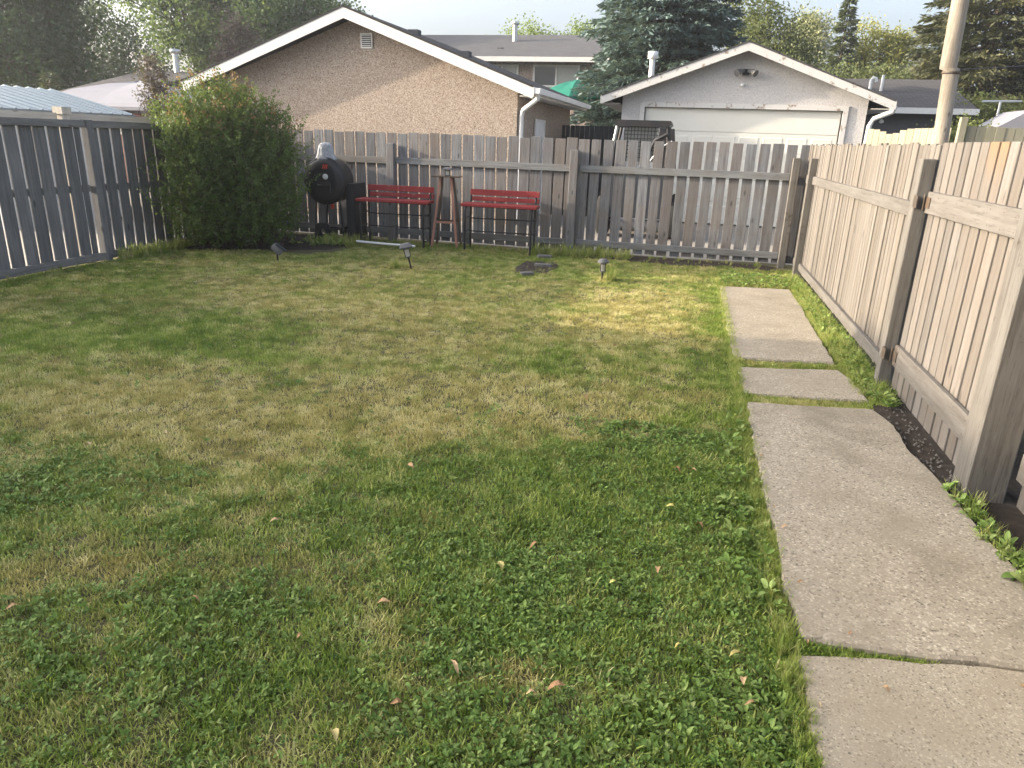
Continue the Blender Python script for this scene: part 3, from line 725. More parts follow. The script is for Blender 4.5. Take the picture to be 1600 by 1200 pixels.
# ---- utility pole and wires
up = tag(empty('utility_pole', (4.13, 14.3, 0), 0), 'pale weathered wooden utility pole rising behind the tan fence', 'utility pole')
mb = MB(); mb.tube([(0, 0, -.2), (-.02, 0, 1.6), (-.10, 0, 3.0), (-.155, 0, 3.02), (-.2, 0, 4.5), (-.42, 0, 9.0)], [.125, .12, .125, .13, .128, .11], 16); mb.build('shaft', M['pole'], up)
mb = MB(); mb.lathe([(.132, 2.93), (.14, 2.93), (.14, 2.97), (.132, 2.97)], 16, (-.098, 0, 0)); mb.build('band', M['rust_iron'], up)
mb = MB(); mb.box((-1.5, -.16, 8.3), (.7, -.11, 8.42)); mb.build('crossarm', M['pole'], up)
def cable(a, b, sag, r, label):
    a = Vector(a); b = Vector(b); mb = MB()
    mb.tube([a.lerp(b, k / 16) - Vector((0, 0, sag * 4 * (k / 16) * (1 - k / 16))) for k in range(17)], r, 5)
    tag(mb.build('overhead_cable', M['black_metal']), label, 'cable')
cable((4.05, 14.3, 3.0), (14.5, 26, 5.4), .25, .008, 'thin cable from the utility pole past the dark spruces')
cable((3.71, 14.25, 8.35), (-60, 34, 8.2), .5, .012, 'long thin cable crossing in front of the far trees')

# ---- clothes pole and canopy tent far behind the white fence
mb = MB(); mb.tube([(0, 0, -.1), (-.02, 0, 3.1)], .04, 8); mb.tube([(-.48, 0, 3.1), (.5, 0, 3.12)], .035, 8)
tag(mb.build('clothes_pole', M['galv'], None, (8.2, 24, 0)), 'grey metal T-shaped clothesline pole beyond the white fence', 'pole')
tn = tag(empty('canopy_tent', (8.0, 22.2, 0)), 'small white peaked canopy tent beyond the white fence', 'tent')
mb = MB(); mb.prism([(-.75, 2.3), (.75, 2.3), (.0, 2.78)], 1.8, 'y', -.9); mb.build('canopy', M['white_cloth'], tn)
for cx in (-.7, .7):
    for cy in (-.8, .8):
        mb = MB(); mb.tube([(cx, cy, -.1), (cx, cy, 2.3)], .03, 6); mb.build('leg', M['galv'], tn)

# ---- green patio umbrella
pu = tag(empty('patio_umbrella', (-3.80, 24, .0)), 'green patio umbrella between the tan garage and the spruce', 'umbrella')
mb = MB(); n = 8; vs = [(0, 0, 3.52)]; fs = []
for l, (r_, z) in enumerate(((.5, 3.4), (1.0, 3.2), (1.5, 2.94), (1.5, 2.76))):
    for k in range(16):
        a = 2 * math.pi * k / 16; vs.append((math.cos(a) * r_ * (1 if k % 2 == 0 else .95), math.sin(a) * r_ * (1 if k % 2 == 0 else .95), z - (0 if k % 2 == 0 else .03)))
fs += [(0, 1 + k, 1 + (k + 1) % 16) for k in range(16)]
for l in range(3): fs += [(1 + l * 16 + k, 1 + (l + 1) * 16 + k, 1 + (l + 1) * 16 + (k + 1) % 16, 1 + l * 16 + (k + 1) % 16) for k in range(16)]
mb.add(vs, fs); mb.build('canopy', M['green_cloth'], pu)
mb = MB(); mb.tube([(0, 0, -.1), (0, 0, 3.56)], .025, 8); mb.build('pole', M['galv'], pu)

# ---- caged work machine parked in the alley
sk = tag(empty('compact_loader', (-.9, 14.1, 0)), 'black compact work machine with wire-mesh cab showing over the back fence', 'machine')
mb = MB(); mb.box((-.55, -.45, .35), (.55, 1.3, 1.15)); mb.build('body', M['navy'], sk)
mb = MB(); mb.prism([(-.52, 1.95), (.40, 1.95), (.46, 2.0), (.44, 2.06), (-.50, 2.06), (-.56, 2.0)], 1.05, 'y', -.42); mb.build('cab_roof', M['black_metal'], sk)
for (xa, xb, ya) in ((-.54, -.50, -.38), (.44, .40, -.38), (-.54, -.50, .5), (.44, .40, .5)):
    mb = MB(); mb.tube([(xa - .03, ya, 1.12), (xa - .015, ya, 1.6), (xb, ya, 1.97)], .028, 8); mb.build('cab_post', M['galv' if xa < 0 and ya < 0 else 'black_metal'], sk)
mb = MB(); mb.box((-.36, -.33, 1.35), (.22, -.325, 1.94)); mb.build('rear_window', M['glass_pale'], sk)
me_ = MB()
for k in range(11): me_.box((-.37 + k * .06, -.352, 1.35), (-.358 + k * .06, -.34, 1.95))
for k in range(9): me_.box((-.37, -.366, 1.42 + k * .065), (.24, -.354, 1.432 + k * .065))
me_.build('mesh_guard', M['black_metal'], sk)
mb = MB(); mb.prism([(.22, 1.2), (.62, 1.2), (.52, 1.93), (.26, 1.93)], .05, 'y', -.40); mb.build('side_panel', M['black_metal'], sk)
mb = MB(); mb.tube([(.02, -.5, 1.3), (.2, -.5, 1.72), (.42, -.5, 1.84)], .035, 8); mb.build('lift_arm', M['black_metal'], sk)
mb = MB(); mb.tube([(.10, -.53, 1.3), (.30, -.53, 1.60), (.50, -.53, 1.72)], .014, 8); mb.build('hose', M['galv'], sk)
for wx in (-.66, .66):
    for wy in (-.15, .95):
        mb = MB(); mb.lathe([(.16, -.11), (.34, -.11), (.38, -.06), (.38, .06), (.34, .11), (.16, .11)], 18, (wx, wy, .36), 'x'); wl = mb.build('wheel', M['rubber'], sk)
        mb = MB(); mb.lathe([(0, -.09), (.17, -.09), (.17, .09), (0, .09)], 14, (wx, wy, .36), 'x'); mb.build('rim', M['galv'], wl)

# ================================================================== yard furniture
def bench(loc, rz, label):
    """tall red plank bench on a bent black tube frame; origin at the middle of its footprint"""
    b = tag(empty('bench', loc, rz), label, 'bench', 'tall red benches against the back fence')
    L = .585
    for y0, y1, z in ((-.19, -.075, .695), (-.065, .05, .697), (.06, .17, .693)):
        box('seat_slat', b, (0, (y0 + y1) / 2, z), (2 * L, y1 - y0, .042), M['red_paint'], (0, jit(.003), 0), .005)
    for z0, z1 in ((.735, .80), (.822, .912)):
        box('back_slat', b, (.02, .205, (z0 + z1) / 2), (2 * L - .07, .026, z1 - z0), M['red_paint'], (-.06, jit(.003), 0), .005)
    for s in (-1, 1):
        x = s * (L - .07)
        mb = MB(); mb.tube([(x, .0, .665), (x, -.10, .665), (x, -.145, .65), (x, -.165, .61), (x, -.17, .5), (x, -.175, -.03)], .017, 8); mb.build('front_leg', M['black_metal'], b)
        mb = MB(); mb.tube([(x, .165, -.03), (x, .17, .60), (x, .185, .70), (x, .225, .90)], .017, 8); mb.build('rear_leg', M['black_metal'], b)
        for z in (.50, .30, .10):
            mb = MB(); mb.tube([(x, -.172, z), (x, .167, z)], .010, 6); mb.build('side_rung', M['black_metal'], b)
    for z in (.645, .47, .27):
        mb = MB(); mb.tube([(-L + .07, .168, z), (L - .07, .168, z)], .010, 6); mb.build('back_rung', M['black_metal'], b)
    return b
bench((-4.46, 10.68, 0), rad(2), 'tall red bench between the round black smoker and the wooden stool')
bench((-2.79, 10.80, 0), rad(2), 'tall red bench between the wooden stool and the fence post')

st = tag(empty('stool', (-3.68, 10.88, 0), rad(6)), 'tall worn wooden stool with splayed legs between two red benches', 'stool')
mb = MB(); mb.box((-.215, -.15, 1.075), (.215, .15, 1.092)); mb.build('top', M['rust_iron'], st)
for sx in (-1, 1):
    for sy in (-1, 1):
        mb = MB(); a = Vector((sx * .085 if sx < 0 else sx * .085, sy * .08, 1.075)); b = Vector((sx * .205, sy * .17, -.02))
        u = Vector((.016, 0, 0)); v = Vector((0, .016, 0))
        mb.add([a - u - v, a + u - v, a + u + v, a - u + v, b - u - v, b + u - v, b + u + v, b - u + v], [(0, 1, 5, 4), (1, 2, 6, 5), (2, 3, 7, 6), (3, 0, 4, 7), (0, 3, 2, 1), (4, 5, 6, 7)])
        mb.build('leg', M['stool_wood' if sy < 0 else 'rust_iron'], st)
for sy in (-1, 1): box('rung', st, (0, sy * .137, .40), (.30, .016, .032), M['stool_wood' if sy < 0 else 'rust_iron'])
for sx in (-1, 1): box('rung', st, (sx * .163, 0, .44), (.016, .26, .03), M['rust_iron'])

def lantern(name, loc, rot, label, h=.13, capw=.075, spike=.0, round_=False, group=None, cat='lantern'):
    t = tag(empty(name, loc), label, cat); t.rotation_euler = rot
    if group: t['group'] = group
    z0 = spike; n = 16 if round_ else 4; a0 = 0 if round_ else math.pi / 4
    def ring(mb, prof):
        vs = []; fs = []
        for r_, z in prof:
            rr = r_ if round_ else r_ * 1.414
            for k in range(n): vs.append((rr * math.cos(a0 + 2 * math.pi * k / n), rr * math.sin(a0 + 2 * math.pi * k / n), z))
        for l in range(len(prof) - 1):
            for k in range(n): fs.append((l * n + k, l * n + (k + 1) % n, (l + 1) * n + (k + 1) % n, (l + 1) * n + k))
        mb.add(vs, fs)
    if spike:
        mb = MB(); mb.tube([(0, 0, -.06), (0, 0, z0)], [.008, .014], 8); mb.build('stake', M['black_metal'], t)
    mb = MB(); ring(mb, [(0, z0), (.034, z0), (.036, z0 + .012), (.03, z0 + .014), (0, z0 + .014)]); mb.build('base', M['grey_plastic'], t)
    mb = MB(); ring(mb, [(.027, z0 + .012), (.031, z0 + h * .62)]); mb.build('shade', M['frosted'], t)
    for k in range(4):
        a = math.pi / 4 + k * math.pi / 2; r_ = .036 if round_ else .046
        mb = MB(); mb.tube([(r_ * math.cos(a), r_ * math.sin(a), z0 + .01), (r_ * 1.12 * math.cos(a), r_ * 1.12 * math.sin(a), z0 + h * .68)], .005, 6); mb.build('bar', M['black_metal'], t)
    mb = MB(); ring(mb, [(.0, z0 + h * .58), (.042, z0 + h * .58), (.042, z0 + h * .64), (0, z0 + h * .64)]); mb.build('collar', M['grey_plastic'], t)
    mb = MB(); ring(mb, [(0, z0 + h * .70), (capw, z0 + h * .70), (capw, z0 + h * .77), (capw * .55, z0 + h * .96), (0, z0 + h)]); cp = mb.build('cap', M['lamp_cap'], t)
    return t
lantern('lantern', (-3.66, 10.86, 1.092), (0, 0, .2), 'small solar lantern standing on the tall wooden stool', .135, .075)
lantern('path_light', (-3.46, 8.78, 0), (.05, rad(-13), .4), 'square solar path light leaning over in the grass', .19, .085, .16, group='solar path lights', cat='path light')
lantern('path_light', (-.97, 9.04, 0), (0, 0, .2), 'round-capped upright solar path light in the sunlit grass', .17, .075, .10, True, group='solar path lights', cat='path light')

sp = tag(empty('spotlight', (-5.37, 8.70, 0), rad(30)), 'black solar spotlight on a short stake near the bush', 'spotlight')
mb = MB(); mb.tube([(0, 0, -.05), (0, 0, .075)], .012, 8); mb.build('stake', M['black_metal'], sp)
mb = MB(); mb.tube([(-.05, 0, .20), (-.045, 0, .195), (.03, 0, .115)], [.03, .055, .062], 14); mb.build('head', M['grey_plastic'], sp)
mb = MB(); mb.prism([(-.01, .215), (.115, .115), (.122, .124), (-.003, .224)], .16, 'y', -.08); mb.build('solar_panel', M['navy'], sp)
mb = MB(); mb.prism([(-.012, .10), (.03, .06), (.10, .13), (.06, .172)], .10, 'y', -.05); mb.build('battery_box', M['grey_plastic'], sp)

# ---- round black smoker with cap
sm = tag(empty('smoker', (-5.60, 10.85, 0)), 'round black barrel smoker with red emblem and white dial by the bush', 'smoker')
Rr = .355; zc = .945
mb = MB(); mb.lathe([(0, .325), (.20, .322), (.31, .31), (.33, .285), (.335, .26), (Rr, .26), (Rr, .235), (.345, .225), (.345, -.04), (.30, -.07), (0, -.07)], 36, (0, 0, zc), 'y'); dm = mb.build('drum', M['black_enamel'], sm)
mb = MB(); mb.lathe([(.35, .27), (.362, .265), (.362, .225), (.35, .222)], 36, (0, 0, zc), 'y'); mb.build('rim', M['black_metal'], dm)
mb = MB()
for k in range(3):
    x0 = -.005 + k * .032; mb.add([(x0, -.324, zc + .19), (x0 + .018, -.324, zc + .185), (x0 + .034, -.322, zc + .25), (x0 + .018, -.322, zc + .255), (x0, -.329, zc + .19), (x0 + .018, -.329, zc + .185), (x0 + .034, -.327, zc + .25), (x0 + .018, -.327, zc + .255)], [(4, 5, 6, 7), (0, 1, 5, 4), (1, 2, 6, 5), (2, 3, 7, 6), (3, 0, 4, 7)])
mb.build('emblem', M['red_mark'], dm)
mb = MB(); mb.lathe([(0, .345), (.034, .345), (.042, .34), (.042, .32)], 20, (.045, 0, zc + .07), 'y'); mb.build('thermometer', M['gauge'], dm)
mb = MB(); mb.box((-.10, -.335, zc - .17), (.12, -.3235, zc - .02)); hp = mb.build('door_plate', M['black_metal'], dm)
mb = MB(); mb.tube([(-.07, -.336, zc - .06), (-.07, -.375, zc - .06), (.09, -.375, zc - .06), (.09, -.336, zc - .06)], .010, 8); mb.build('handle', M['black_metal'], hp)
for sx in (-1, 1):
    for sy in (-1, 1):
        mb = MB(); mb.tube([(sx * .20, sy * .18, zc - .24), (sx * .26, sy * .20, -.02)], .016, 8); mb.build('leg', M['black_metal'], sm)
for yy in (-.19, .19):
    mb = MB(); mb.tube([(-.245, yy, .22), (.245, yy, .22)], .011, 6); mb.build('brace', M['black_metal'], sm)
mb = MB(); mb.box((.33, -.22, .03), (.47, .2, .92)); mb.build('side_box', M['black_enamel'], sm)
mb = MB(); mb.box((-.25, -.19, .215), (.25, .19, .23)); mb.build('shelf', M['black_metal'], sm)
for sx in (-1, 1):
    mb = MB(); mb.lathe([(.05, -.03), (.13, -.03), (.145, -.015), (.145, .015), (.13, .03), (.05, .03)], 20, (sx * .07 - .02, -.24, .16), 'y'); 
    if sx < 0: mb.build('wheel', M['rubber'], sm)
mb = MB(); mb.box((.055, -.215, .52), (.105, -.20, .60)); mb.tube([(.08, -.207, .60), (.08, -.15, .62)], .006, 6); mb.build('red_tag', M['red_mark'], sm)
# frayed grey fibre cover on top
mb = MB(); n = 40; vs = []; fs = []
prof = [(0, .235), (.06, .228), (.098, .20), (.112, .15), (.128, .08), (.145, .03), (.165, -.02)]
rg = random.Random(5)
for l, (r_, z) in enumerate(prof):
    for k in range(n):
        a = 2 * math.pi * k / n; q = r_ * (1 + rg.uniform(-.05, .05)); zz = z + (rg.uniform(-.035, .03) if l == len(prof) - 1 else rg.uniform(-.006, .006)); vs.append((q * math.cos(a), q * math.sin(a), zz))
for l in range(len(prof) - 1):
    for k in range(n): fs.append((l * n + k, l * n + (k + 1) % n, (l + 1) * n + (k + 1) % n, (l + 1) * n + k))
mb.add(vs, fs)
tag(mb.build('fibre_cover', M['grey_fibre'], None, (-5.63, 10.72, 1.285)), 'frayed pale grey bucket-shaped cover on top of the round black smoker', 'cover')

mb = MB(); mb.tube([(-4.98, 10.34, .075), (-4.5, 10.30, .07), (-3.98, 10.26, .07)], .019, 8)
tag(mb.build('white_pipe', M['white_pipe']), 'white plastic pipe lying in the grass in front of a red bench', 'pipe')

# ================================================================== trees and shrubs
def leaf_quads(P, N, L, Wd, rng, droop=0.0):
    """P (n,3) leaf bases, N (n,3) axis directions -> diamond leaves of 2 triangles each (one quad)"""
    n = len(P); ax = N / np.maximum(np.linalg.norm(N, axis=1, keepdims=True), 1e-6)
    r_ = rng.normal(size=(n, 3)); sd = np.cross(ax, r_); sd /= np.maximum(np.linalg.norm(sd, axis=1, keepdims=True), 1e-6)
    L = np.asarray(L).reshape(-1, 1) * np.ones((n, 1)); Wd = np.asarray(Wd).reshape(-1, 1) * np.ones((n, 1))
    nr = np.cross(ax, sd)
    V = np.empty((n, 4, 3)); V[:, 0] = P; V[:, 2] = P + ax * L - nr * L * .15
    V[:, 1] = P + ax * L * .5 + sd * Wd * .5; V[:, 3] = P + ax * L * .5 - sd * Wd * .5
    F = np.arange(n * 4).reshape(n, 4); return V.reshape(-1, 3), F

def leafy_tree(name, label, base, trunk_h, blobs, n_clump, per, leaf, mat, seed, csize=.45, trunk_r=.16, group=None, tintfn=None):
    rng = np.random.default_rng(seed); bx, by = base
    t = tag(empty(name, (bx, by, 0)), label, 'tree', group)
    tot = sum(b[3] * b[4] * b[5] for b in blobs); cl = []
    for (cx, cy, cz, rx, ry, rz) in blobs:
        k = max(4, int(n_clump * rx * ry * rz / tot)); d = rng.normal(size=(k, 3)); d /= np.linalg.norm(d, axis=1, keepdims=True)
        r_ = rng.uniform(.25, 1.0, (k, 1)) ** .45 * (1 + rng.normal(0, .10, (k, 1)))
        cl.append(np.array([cx, cy, cz]) + d * r_ * np.array([rx, ry, rz]))
    C = np.concatenate(cl); C = C[C[:, 2] > .4]
    mb = MB(); top = max(b[2] for b in blobs); mid = blobs[0]
    pts = [(0, 0, -.15)]; h = 0
    for k in range(1, 7): pts.append((mid[0] * k / 6 + rng.normal(0, .05), mid[1] * k / 6 + rng.normal(0, .05), trunk_h + (top - trunk_h) * k / 6 if k > 1 else trunk_h * .6))
    mb.tube(pts, [trunk_r * (1 - .12 * k) for k in range(7)], 8)
    for k in rng.choice(len(C), min(len(C), 46), replace=False):
        e = Vector(C[k]); j = rng.integers(1, 5); s = Vector(pts[j]); mdp = s.lerp(e, .5) + Vector((0, 0, -.1)) + Vector(rng.normal(0, .12, 3))
        mb.tube([s, mdp, e], [trunk_r * .32, trunk_r * .18, trunk_r * .05], 5, cap=False)
    mb.build('trunk', M['bark'], t)
    ncl = len(C); sz = rng.uniform(.6, 1.3, ncl) * csize
    idx = np.repeat(np.arange(ncl), per); P = C[idx] + rng.normal(size=(len(idx), 3)) * sz[idx, None] * np.array([.55, .55, .42])
    N = rng.normal(size=P.shape) + (P - C[idx]) * .8 / csize + np.array([0, 0, -.3])
    Lf = rng.uniform(.7, 1.3, len(P)) * leaf
    V, F = leaf_quads(P, N, Lf, Lf * .62, rng)
    ct = rng.uniform(0, .75, ncl) ; ti = np.clip(ct[idx] * .6 + rng.uniform(0, .3, len(P)), 0, .74)
    if tintfn is not None: ti = tintfn(P, ti, rng)
    o = link('crown', np_mesh('crown', V, F, {'tint': np.repeat(ti, 4)}), mat, t)
    return t

def conifer(name, label, base, height, r_base, z0, mat, seed, n_whorl=26, per=11, card=.30, dens=1.0, power=.8, group=None, droop=.25):
    """spruce: whorls of drooping limbs, each limb carrying flat side sprays of needles"""
    rng = np.random.default_rng(seed); t = tag(empty(name, (base[0], base[1], 0)), label, 'tree', group)
    mb = MB(); mb.tube([(0, 0, -.15), (0, 0, height * .5), (0, 0, height)], [.02 * height, .011 * height, .01], 8); mb.build('trunk', M['bark'], t)
    Pl, Nl, Ll, Tl = [], [], [], []; lb = MB()
    for wv in range(n_whorl):
        f_ = wv / (n_whorl - 1); z = z0 + (height - z0) * f_ ** .95
        rl = r_base * (1 - f_) ** power + .08
        k = max(5, int(per * (1 - .45 * f_)))
        for b in range(k):
            a = 2 * math.pi * (b + rng.uniform(-.3, .3)) / k + wv * 1.3; L = rl * rng.uniform(.72, 1.12)
            dirv = np.array([math.cos(a), math.sin(a), 0]); zz = z + rng.normal(0, .07)
            rise = .18 if f_ > .6 else -.02
            tint = rng.uniform(0, .5)
            S = 7
            sp_ = [np.array([0, 0, zz]) + dirv * L * s_ + np.array([0, 0, L * (rise * s_ - droop * s_ ** 2 + .12 * s_ ** 4)]) for s_ in np.linspace(0.05, 1, S)]
            lb.tube([tuple(p) for p in (sp_[0], sp_[3], sp_[6])], [.02 + .008 * L, .012 + .004 * L, .006], 4, cap=False)
            side = np.array([-dirv[1], dirv[0], 0])
            m_ = int((10 + 30 * L) * dens)
            s_ = rng.uniform(.15, 1.0, m_) ** .7
            base_p = np.array([sp_[0]]) + 0
            ii = np.clip((s_ - .05) / .95 * (S - 1), 0, S - 1.001); i0 = ii.astype(int); fr = (ii - i0)[:, None]
            SP = np.array(sp_); Pb = SP[i0] * (1 - fr) + SP[i0 + 1] * fr
            wd = (.42 * L * (1 - s_ * .75) + .06)[:, None]
            off = side[None] * rng.uniform(-1, 1, (m_, 1)) * wd
            Pb = Pb + off + np.array([0, 0, -1]) * np.abs(off).sum(1, keepdims=True) * .25 + rng.normal(0, .04, (m_, 3))
            Nb = dirv[None] * .9 + off / np.maximum(wd, .05) * .8 + rng.normal(0, .3, (m_, 3)) + np.array([0, 0, -.25])
            Pl.append(Pb); Nl.append(Nb); Ll.append(rng.uniform(.6, 1.25, m_) * card); Tl.append(np.clip(tint + rng.uniform(0, .2, m_) + .18 * s_, 0, .74))
    lb.build('limbs', M['bark'], t)
    P = np.concatenate(Pl); N = np.concatenate(Nl); L = np.concatenate(Ll); T = np.concatenate(Tl)
    V, F = leaf_quads(P, N, L, L * .26, rng)
    link('crown', np_mesh('crown', V, F, {'tint': np.repeat(T, 4)}), mat, t); return t

LM = {}
LM['blue_spruce'] = leaf_mat('blue_spruce', (0.045, 0.080, 0.072), (0.120, 0.176, 0.160), trans=.12)
LM['dark_spruce'] = leaf_mat('dark_spruce', (0.030, 0.049, 0.022), (0.088, 0.109, 0.048), trans=.12)
LM['rust_spruce'] = leaf_mat('rust_spruce', (0.034, 0.049, 0.025), (0.102, 0.102, 0.048), trans=.12)
LM['maple'] = leaf_mat('maple', (0.015, 0.046, 0.026), (0.036, 0.090, 0.039), trans=.3)
LM['ash'] = leaf_mat('ash', (0.036, 0.081, 0.031), (0.087, 0.153, 0.062), trans=.4)
LM['birch'] = leaf_mat('birch', (0.072, 0.104, 0.040), (0.176, 0.192, 0.080), trans=.35)
LM['poplar'] = leaf_mat('poplar', (0.160, 0.192, 0.048), (0.384, 0.352, 0.096), trans=.4)
LM['pale_poplar'] = leaf_mat('pale_poplar', (0.192, 0.224, 0.112), (0.400, 0.400, 0.240), trans=.4)
LM['green'] = leaf_mat('green', (0.096, 0.160, 0.040), (0.224, 0.288, 0.080), trans=.4)
LM['purple'] = leaf_mat('purple', (0.056, 0.042, 0.048), (0.144, 0.096, 0.104), trans=.25)
LM['bush'] = leaf_mat('bush', (0.033, 0.068, 0.021), (0.129, 0.189, 0.045), (0.236, 0.132, 0.071), trans=.3)
LM['shrub'] = leaf_mat('shrub', (0.064, 0.096, 0.032), (0.224, 0.240, 0.080), trans=.3)

conifer('blue_spruce', 'broad blue-green spruce standing between the two garages', (-1.15, 23.4), 12.5, 2.75, .7, LM['blue_spruce'], 11, 38, 16, .20, 4.2, .62)
conifer('dark_spruce', 'big dark spruce with rusty patches behind the utility pole', (9.9, 31), 13, 3.4, 1.0, LM['rust_spruce'], 12, 36, 14, .25, 2.8, .6)
conifer('dark_spruce', 'dark spruce at the end of the row behind the white fence', (14.2, 33), 13, 3.2, 1.0, LM['dark_spruce'], 13, 32, 13, .27, 2.4, .6)
conifer('slim_spruce', 'slim dark spruce spire among the yellow poplars', (6.35, 40), 8.5, 1.25, 1.0, LM['dark_spruce'], 14, 26, 10, .26, 2.0, .9)
conifer('small_spruce', 'small dark pointed conifer beside the white gazebo', (-19.9, 20), 3.15, .5, .3, LM['dark_spruce'], 15, 18, 8, .2, 1.0, .9)

leafy_tree('maple_tree', 'big dark leafy tree above the metal shed roof', (-25.2, 23), 2.0, [(0, 0, 5.2, 3.6, 2.6, 2.6), (1.9, 0, 3.9, 2.0, 1.8, 1.3), (-2, 0, 7, 3, 2.5, 2.2), (2.0, .3, 6.4, 1.7, 1.6, 1.5)], 620, 71, 0.155, LM['maple'], 21, .55, .25)
leafy_tree('ash_tree', 'tall loose light-green tree with sky showing through behind the gazebo', (-22.4, 31), 3.0, [(0, 0, 6.4, 2.2, 2.2, 2.2), (1.6, 0, 5.0, 1.8, 1.5, 1.4), (-1.5, 0, 8.2, 3.0, 2, 1.5)], 320, 70, 0.15, LM['ash'], 22, .6, .22)
leafy_tree('ash_tree', 'wide light-green tree rising over the tan garage eave', (-19.2, 31.5), 2.5, [(0, 0, 5.6, 3.2, 2.6, 2.3), (1.8, 0, 4.6, 2.2, 2.0, 1.7), (-1.0, 0, 7.2, 2.4, 2, 1.5)], 440, 71, 0.15, LM['ash'], 23, .6, .22)
leafy_tree('ash_tree', 'pale green tree touching the tan garage roof slope', (-16.2, 32.5), 2.5, [(0, 0, 5.2, 2.0, 2.0, 1.8), (-.6, 0, 6.4, 1.5, 1.5, 1.0)], 270, 71, 0.14, LM['ash'], 24, .5, .2)
leafy_tree('columnar_tree', 'dark purple columnar tree behind the tan garage roof slope', (-16.3, 24.8), 1.5, [(0, 0, 3.9, .72, .7, 1.6)], 110, 71, 0.086, LM['purple'], 25, .3, .09)
leafy_tree('columnar_tree', 'slim purple columnar tree in front of the white gazebo', (-10.35, 12.9), 1.0, [(0, 0, 2.1, .30, .28, .62), (0, 0, 2.6, .17, .17, .40)], 62, 63, 0.043, LM['purple'], 26, .14, .04)
leafy_tree('green_tree', 'round green treetop over the brown house ridge', (-10.3, 45), 3, [(0, 0, 6.3, 1.7, 1.6, 1.9)], 110, 67, 0.145, LM['green'], 27, .5, .2)
leafy_tree('green_tree', 'wide bright green treetop over the brown house ridge beside the spruce', (-6.9, 46), 3, [(0, 0, 6.3, 2.3, 1.8, 1.9)], 140, 67, 0.145, LM['green'], 28, .5, .2)
leafy_tree('birch_tree', 'olive leafy tree beside the blue-green spruce', (2.4, 33), 2, [(0, 0, 5.0, 1.7, 1.6, 2.0), (-.8, 0, 6.6, 1.2, 1.2, 1.3), (.9, 0, 4.6, 1.2, 1.2, 1.2)], 260, 71, 0.112, LM['birch'], 29, .45, .16)
leafy_tree('poplar_tree', 'pale yellow-green poplar over the grey garage roof', (4.9, 42), 2, [(0, 0, 5.6, 1.1, 1.1, 2.6), (.5, 0, 7.2, .7, .7, 1.2)], 150, 67, 0.125, LM['pale_poplar'], 30, .42, .14)
leafy_tree('poplar_tree', 'yellow poplar between the slim spruce and the big dark spruce', (8.6, 43), 2, [(0, 0, 5.6, 1.4, 1.3, 2.3), (.9, 0, 6.2, .9, .9, 1.8), (-.7, 0, 6.9, .7, .7, 1.0)], 210, 67, 0.125, LM['poplar'], 31, .42, .14)
leafy_tree('birch_tree', 'dull green tree behind the vent pipes of the dark house', (7.4, 37), 1.5, [(0, 0, 3.9, 2.6, 1.6, 1.3), (-2.2, 0, 3.8, 1.6, 1.4, 1.2)], 210, 67, 0.125, LM['birch'], 32, .5, .16)
leafy_tree('lilac_shrub', 'leafy shrub in front of the dark house wall', (6.0, 19.4), .5, [(0, 0, 1.7, .75, .7, .75), (.6, 0, 1.5, .5, .5, .7)], 90, 63, 0.066, LM['shrub'], 33, .26, .05)
leafy_tree('lilac_shrub', 'olive shrub between the utility pole and the canopy tent', (8.0, 24.8), .5, [(0, 0, 2.2, 1.2, .9, 1.3), (1.7, 0, 1.8, 1.1, .9, 1.0)], 150, 63, 0.092, LM['shrub'], 34, .34, .06)
leafy_tree('maple_tree', 'shady green tree in the distance behind the gazebo', (-31, 33), 2, [(0, 0, 5, 4, 3, 3), (3, 1, 4, 2.5, 2, 2)], 260, 67, 0.158, LM['maple'], 35, .7, .25)

